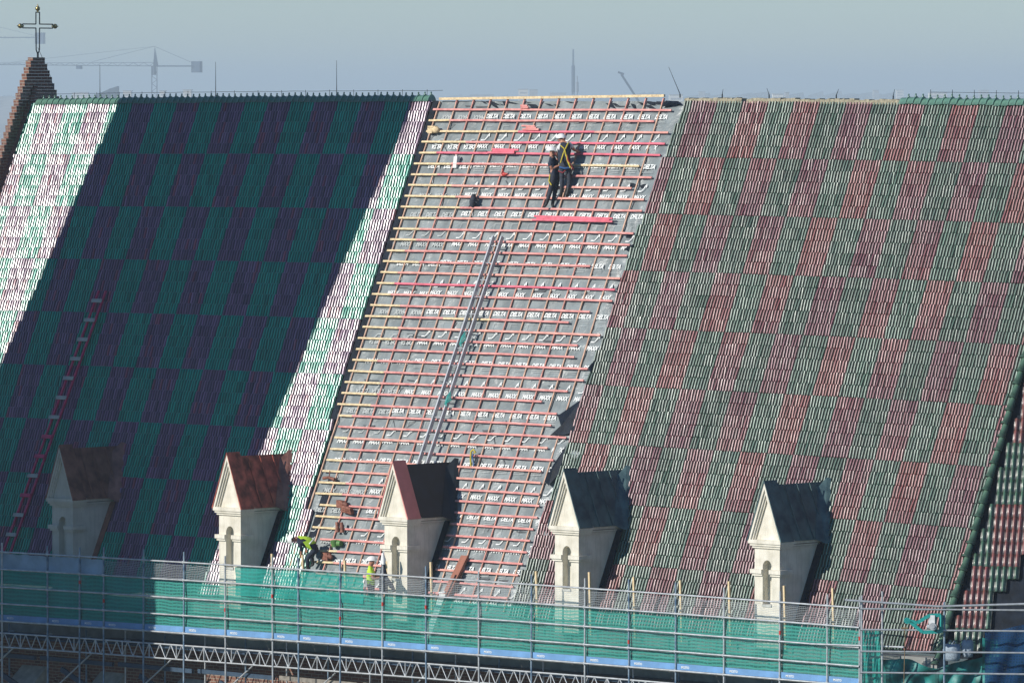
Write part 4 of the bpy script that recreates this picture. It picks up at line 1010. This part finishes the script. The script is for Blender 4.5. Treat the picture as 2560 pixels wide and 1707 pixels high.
x = MB(); p = Vector((2.14,-7.45,-12.93)); x.tube([p+Vector((0,0,.33)),p+Vector((.0,0,.2)),p+Vector((.02,0,-.1)),p+Vector((.0,0,-.5))],[.05,.07,.13,.12],10); x.tube([p+Vector((.05,0,-.05)),p+Vector((.3,0,-.25)),p+Vector((.42,0,-.42))],[.07,.06,.04],8)
tag(x.build('hanging_jacket', M_navy), 'dark jacket hung on a post beside the pink-coped dormer', 'jacket')
x = MB(); x.tube([(2.17,-7.5,-12.32),(2.19,-7.5,-12.5),(2.2,-7.5,-12.63)],[.03,.075,.05],10); tag(x.build('white_sack', M_white), 'small white sack above the dark hanging jacket', 'sack')
# sacks at the corner
M_sack = mat('woven_white_sack', (.26,.32,.38), .7, var=.2, scale=25, bump=.8, bscale=16)
for (d_, z, lb, w_) in ((2.33,-13.98,'larger white woven sack slumped behind the corner post',.24),(2.72,-13.88,'smaller white woven sack right of the larger one by the corner post',.17)):
    q = C0+run*d_+AX_F*.5; x = MB()
    vs = []; fs = []
    for i in range(7):
        for k in range(12):
            a = 2*math.pi*k/12; rr = w_*(.8+.25*math.sin(i/6*math.pi))*(1+.08*math.sin(k*2.3+i)); vs.append(q+Vector((rr*math.cos(a),rr*math.sin(a)*.8,z-.2+.42*i/6)))
    for i in range(6):
        for k in range(12): fs.append((i*12+k,i*12+(k+1)%12,(i+1)*12+(k+1)%12,(i+1)*12+k))
    fs.append(tuple(range(12))); fs.append(tuple(range(72,84))); x.add(vs, fs, 0, True)
    for a in (-.6,.6): x.tube([q+Vector((a*w_,0,z+.2)), q+Vector((a*w_*.5,0,z+.32)), q+Vector((0,0,z+.22))], .012, 5)
    tag(x.build('sack', M_sack), lb, 'sack')
# hoist
hp = C0+run*2.07+AX_F*-.06
ho = thing('electric_hoist', hp+Vector((0,0,-13.6)), 'teal electric hoist bracket with a grey motor clamped to the corner scaffold post', 'hoist')
def hq(r, z): return hp+run*r+Vector((0,0,z))
x = MB()
for a, b in (((-.06,-12.98),(-.06,-13.42)),((-.06,-12.98),(-.36,-12.99)),((-.36,-12.99),(-.66,-13.18)),((-.88,-13.13),(-.52,-13.42)),((-.52,-13.42),(-.06,-13.40)),((-.22,-12.99),(-.2,-13.4)),((-.66,-13.18),(-.88,-13.13))):
    x.bar(hq(*a), hq(*b), .075, .085)
x.build('frame', M_teal, ho)
x = MB(); c_ = hq(-.92,-13.13); x.tube([c_-AX_F*.05, c_+AX_F*.05], .08, 14); x.build('pulley', M_teal, ho)
x = MB(); c_ = hq(-.28,-13.26); x.tube([c_-AX_F*.2, c_+AX_F*.1], .095, 14); x.tube([c_-AX_F*.22, c_-AX_F*.2], .05, 12); x.build('motor', M_gm, ho)
x = MB(); x.box(tuple(hq(-.38,-13.2)), tuple(hq(-.22,-12.98)+AX_F*-.12)); x.tube([hq(-.42,-13.28), hq(-.32,-13.28)], .06, 10); x.build('gearbox', M_gm, ho)
x = MB(); x.tube([hq(-.97,-13.2), hq(-.97,-13.32)], .008, 5); x.tube([hq(-1.06,-13.32), hq(-.9,-13.32)], .02, 6); x.tube([hq(-.98,-13.33), hq(-.97,-13.5), hq(-1.0,-14.8)], .009, 6); x.build('rope', mat('hemp_rope', (.22,.15,.07), .8), ho)

# ------------------------------------------------------------------ neighbouring tower that shades the left of the roof
tw = thing('church_tower', (-18,-22,GROUND), 'tall brick church tower standing left of the nave outside the picture', 'tower')
x = MB(); Yt = -24.0; xl = -16.0+SUN_K*(Yt+5); xr = -3.66+SUN_K*Yt
x.box((xl,Yt,GROUND),(xr,Yt+5,27)); x.build('shaft', M_brick, tw, origin=(0,0,0))
for q in range(3):
    for zz_ in (4, 12, 20):
        x = MB(); xx = xl+2.2+q*(xr-xl-4.4)/2; x.box((xx-.6,Yt-.06,zz_-2),(xx+.6,Yt+.02,zz_+1.6)); x.poly([(xx-.6,Yt-.06,zz_+1.6),(xx+.6,Yt-.06,zz_+1.6),(xx,Yt-.06,zz_+2.5)], (0,.08,0)); x.build('belfry_window', M_gap, tw)
x = MB(); x.poly([(xl-.2,Yt-.2,27),(xr+.2,Yt-.2,27),((xl+xr)/2,Yt-.2,36)], (0,5.4,0)); x.build('saddle_roof', M_rust, tw)

# ------------------------------------------------------------------ distance: cranes, mast, city
M_far = mat('far_grey', (.25,.27,.29), .8, var=.15, scale=.1)
M_fard = mat('far_dark_steel', (.03,.05,.09), .7)
M_farw = mat('far_white', (.75,.72,.66), .8)
M_farw2 = mat('far_concrete', (.42,.42,.42), .8, var=.2, scale=.05)
def crane(px, py_top, py_jib, dist, x_tip, x_back, label, wt=.9):
    b = ray(px, 235, dist); s = dist/FPX
    t = thing('tower_crane', (b.x,b.y,GROUND), label, 'crane', None)
    zt = b.z+(235-py_top)*s; zj_ = b.z+(235-py_jib)*s
    m = MB(); mw = 13*s
    for dx in (-mw/2,mw/2):
        m.bar((b+AX_R*dx).xy.to_3d()+Vector((0,0,GROUND)), (b+AX_R*dx).xy.to_3d()+Vector((0,0,zj_)), .5, .5)
    z = -10.0; k = 0
    while z < zj_-3:
        m.bar((b+AX_R*mw/2*(1 if k%2 else -1)).xy.to_3d()+Vector((0,0,z)), (b+AX_R*mw/2*(-1 if k%2 else 1)).xy.to_3d()+Vector((0,0,z+3)), .35, .35); z += 3; k += 1
    m.build('mast', M_fard, t)
    m = MB(); m.poly([(b+AX_R*(-3*s)).xy.to_3d()+Vector((0,0,zj_)), (b+AX_R*(10*s)).xy.to_3d()+Vector((0,0,zj_)), (b+AX_R*(1*s)).xy.to_3d()+Vector((0,0,zt))], AX_F*1.2); m.build('tower_head', M_fard, t)
    m = MB(); m.box((b.x-8*s,b.y-1,zj_-22*s),(b.x+3*s,b.y+1,zj_)); m.build('cab', M_fard, t)
    m = MB()
    a = b.xy.to_3d()+Vector((0,0,zj_)); e = a+AX_R*(x_tip-px)*s+Vector((0,0,4*s)); f = a+AX_R*(x_back-px)*s
    m.bar(a, e, .5, .5); m.bar(a+Vector((0,0,9*s)), e+Vector((0,0,3*s)), .35, .35)
    n = 34
    for q in range(n):
        p0 = a.lerp(e, q/n); p1 = a.lerp(e, (q+1)/n); up = Vector((0,0,9*s*(1-q/n)+3*s*q/n)); m.bar(p0 if q%2 else p0+up, p1+up if q%2 else p1, .3,.3)
    m.build('jib', M_fard, t)
    m = MB(); m.bar(a, f, .9, 1.0); m.build('counter_jib', M_fard, t)
    m = MB(); g_ = f-AX_R*8*s; m.box((g_.x-15*s,g_.y-1.5,g_.z-16*s),(g_.x+15*s,g_.y+1.5,g_.z+12*s)); m.build('counterweight', M_fard, t)
    tp = b.xy.to_3d()+Vector((0,0,zt)); m = MB(); m.bar(tp, f, .3,.3); m.bar(tp, a.lerp(e,.35)+Vector((0,0,9*s)), .25,.25); m.bar(tp, a.lerp(e,.8)+Vector((0,0,6*s)), .2,.2); m.build('tie', M_fard, t)
    m = MB(); q = a.lerp(e,.42); m.box((q.x-8*s,q.y-1,q.z-9*s),(q.x+8*s,q.y+1,q.z-1*s)); m.build('trolley', M_fard, t)
crane(386, 117, 166, 5200, -60, 500, 'hazy tower crane standing above the shaded roof ridge with its long jib pointing left')
crane(-40, 60, 95, 6500, -560, 108, 'very faint crane whose counterweight shows behind the gable cross')
# luffing boom and radio mast
b = ray(1600, 250, 4600); t = thing('mobile_crane', (b.x,b.y,GROUND), 'faint telescopic crane boom leaning left beyond the stripped bay', 'crane')
m = MB(); e0 = ray(1602,262,4600); e1 = ray(1553,186,4600); m.bar(e0.lerp(e1,-9), e1, 1.5, 1.5); m.build('boom', M_fard, t)
m = MB(); m.bar(ray(1545,181,4600), ray(1560,186,4600), 1.6, 1.4); m.build('boom_head', M_fard, t)
b = ray(1433, 250, 6000); t = thing('radio_mast', (b.x,b.y,GROUND), 'faint lattice radio mast rising beyond the ridge right of the white block', 'mast')
s = 6000/FPX; m = MB(); zt = b.z+(250-124)*s
for dx in (-2.6,2.6): m.bar((b.x+dx,b.y,GROUND),(b.x+dx*.15,b.y,zt), .55,.55)
for q in range(40):
    f0 = q/40; z0 = GROUND+(zt-GROUND)*f0; z1 = GROUND+(zt-GROUND)*(f0+.025); w0 = 2.6*(1-.85*f0); m.bar((b.x-w0*(1 if q%2 else -1),b.y,z0),(b.x+w0*(1 if q%2 else -1),b.y,z1), .4,.4)
m.build('lattice', M_fard, t)
m = MB(); 
for (y0,y1,r) in ((165,232,4.5),): m.tube([(b.x,b.y,b.z+(250-y1)*s),(b.x,b.y,b.z+(250-y0)*s)], r*s, 8)
m.build('antenna_drum', M_fard, t)
b2 = ray(1443, 250, 6050); m = MB(); m.tube([(b2.x,b2.y,GROUND),(b2.x,b2.y,b2.z+60*s)], [1.0,.5], 8); m.tube([(b2.x,b2.y,b2.z+20*s),(b2.x,b2.y,b2.z+45*s)], 1.3, 8)
tag(m.build('chimney_stack', M_far), 'thin faint chimney just right of the radio mast', 'chimney')
BL = [(318,228,20,3600,'w','small white block right of the long slanted roof'),(406,228,14,3800,'w','white block just right of the crane mast'),(468,226,20,3600,'w','white block under the crane counterweight'),
 (1308,224,24,4200,'w','white cube-like block beyond the left part of the ridge board'),(1334,225,20,4250,'g','grey block attached right of the white cube-like block'),(1395,233,40,5200,'g','low grey terrace left of the radio mast'),
 (1690,238,34,3800,'w','pale hall behind the leaning ridge rod'),(1755,230,16,5600,'g','small grey tower block above the old tiles'),(1945,236,26,3800,'w','white pair of blocks above the broken ridge'),(1968,232,10,3900,'g','slim grey block right of the white pair'),
 (2345,233,44,4300,'w','long pale block behind the right ridge tiles'),(2190,226,14,5600,'g','grey block left of the right ridge tiles'),(2250,226,18,5400,'w','pale twin block just left of the first right ridge tile'),(200,232,40,4600,'w','low pale building right of the gable'),
 (1205,238,60,5600,'g','long low hazy hall behind the left end of the ridge board'),(2460,226,24,5600,'g','grey block beyond the last ridge tiles'),(22,243,60,5000,'g','low hall left of the gable wall')]
for (px, pt, wd, dist, kk, lb) in BL:
    dist = 4000+(dist-3600)*1.6+600; b = ray(px, pt, dist); s = dist/FPX; w_ = wd*s; mm = M_farw if kk == 'w' else M_farw2
    t = thing('distant_building', (b.x,b.y,GROUND), lb, 'building')
    def fr(x, y, z): return Vector((b.x,b.y,0))+AX_R*x+AX_F*y+Vector((0,0,z))
    m = MB(); m.hexa([fr(-w_/2,0,GROUND),fr(w_/2,0,GROUND),fr(w_/2,14,GROUND),fr(-w_/2,14,GROUND),fr(-w_/2,0,b.z),fr(w_/2,0,b.z),fr(w_/2,14,b.z),fr(-w_/2,14,b.z)]); m.build('wall', mm, t)
    m = MB(); m.hexa([fr(-w_/2-.4,-.4,b.z),fr(w_/2+.4,-.4,b.z),fr(w_/2+.4,14,b.z),fr(-w_/2-.4,14,b.z),fr(-w_/2-.4,-.4,b.z+.5),fr(w_/2+.4,-.4,b.z+.5),fr(w_/2+.4,14,b.z+.5),fr(-w_/2-.4,14,b.z+.5)]); 0 and m.hexa([fr(-w_/6,3,b.z+.5),fr(w_/8,3,b.z+.5),fr(w_/8,8,b.z+.5),fr(-w_/6,8,b.z+.5),fr(-w_/6,3,b.z+2),fr(w_/8,3,b.z+2),fr(w_/8,8,b.z+2),fr(-w_/6,8,b.z+2)]); m.build('roof', M_farw2, t)
    m = MB(); z = b.z-2.2
    while z > b.z-16: m.hexa([fr(-w_/2+1,-.06,z-1.2),fr(w_/2-1,-.06,z-1.2),fr(w_/2-1,0.02,z-1.2),fr(-w_/2+1,0.02,z-1.2),fr(-w_/2+1,-.06,z),fr(w_/2-1,-.06,z),fr(w_/2-1,.02,z),fr(-w_/2+1,.02,z)]); z -= 3.1
    m.build('window_band', M_farw2, t)
b = ray(262, 216, 5000); s = 5000/FPX; t = MB()
for (x0,x1,y0) in ((-22,15,14),(-10,32,10),(10,32,-0)):
    q = Vector((b.x,b.y,0)); t.hexa([q+AX_R*x0*s+Vector((0,0,GROUND)),q+AX_R*x1*s+Vector((0,0,GROUND)),q+AX_R*x1*s+AX_F*20+Vector((0,0,GROUND)),q+AX_R*x0*s+AX_F*20+Vector((0,0,GROUND)),
      q+AX_R*x0*s+Vector((0,0,b.z-y0*s-2)),q+AX_R*x1*s+Vector((0,0,b.z-y0*s*.4)),q+AX_R*x1*s+AX_F*20+Vector((0,0,b.z-y0*s*.4)),q+AX_R*x0*s+AX_F*20+Vector((0,0,b.z-y0*s-2))])
tag(t.build('distant_hall', M_fard), 'dark hazy hall with a slanted roof between the gable and the crane mast', 'building')
wd = MB(); r = np.random.default_rng(5)
for i in range(260):
    px = -80+i*10.5; d_ = r.uniform(8500,12000); b = ray(px, 231, d_); h = (b.z-GROUND)*r.uniform(.72,1.0)+ (3 if px > 1500 else -2); w2 = r.uniform(20,45)
    q = Vector((b.x,b.y,GROUND)); wd.add([q-AX_R*w2, q+AX_R*w2, q+AX_R*w2+AX_F*30, q-AX_R*w2+AX_F*30, q-AX_R*w2*.6+Vector((0,0,h*.9)), q+AX_R*w2*.5+Vector((0,0,h)), q+AX_R*w2*.5+AX_F*20+Vector((0,0,h*.9)), q-AX_R*w2*.6+AX_F*20+Vector((0,0,h*.85))], [(0,1,5,4),(1,2,6,5),(2,3,7,6),(3,0,4,7),(4,5,6,7)])
tag(wd.build('far_city', M_far), 'hazy mass of far city roofs along the horizon', 'city', kind='stuff')

# ------------------------------------------------------------------ haze
hzm = bpy.data.materials.new('haze'); hzm.use_nodes = True; t = hzm.node_tree; t.nodes.remove(t.nodes['Principled BSDF'])
pv = t.nodes.new('ShaderNodeVolumePrincipled'); pv.inputs['Color'].default_value = (.72,.84,.92,1); pv.inputs['Density'].default_value = 1.8e-4; pv.inputs['Anisotropy'].default_value = 0.0
t.links.new(pv.outputs[0], t.nodes['Material Output'].inputs['Volume'])
hz = MB(); hz.box((-25000,-25000,GROUND-1),(25000,25000,60)); tag(hz.build('haze', hzm, origin=(0,0,GROUND-1)), 'pale blue-grey haze over the whole city', 'haze', kind='stuff')
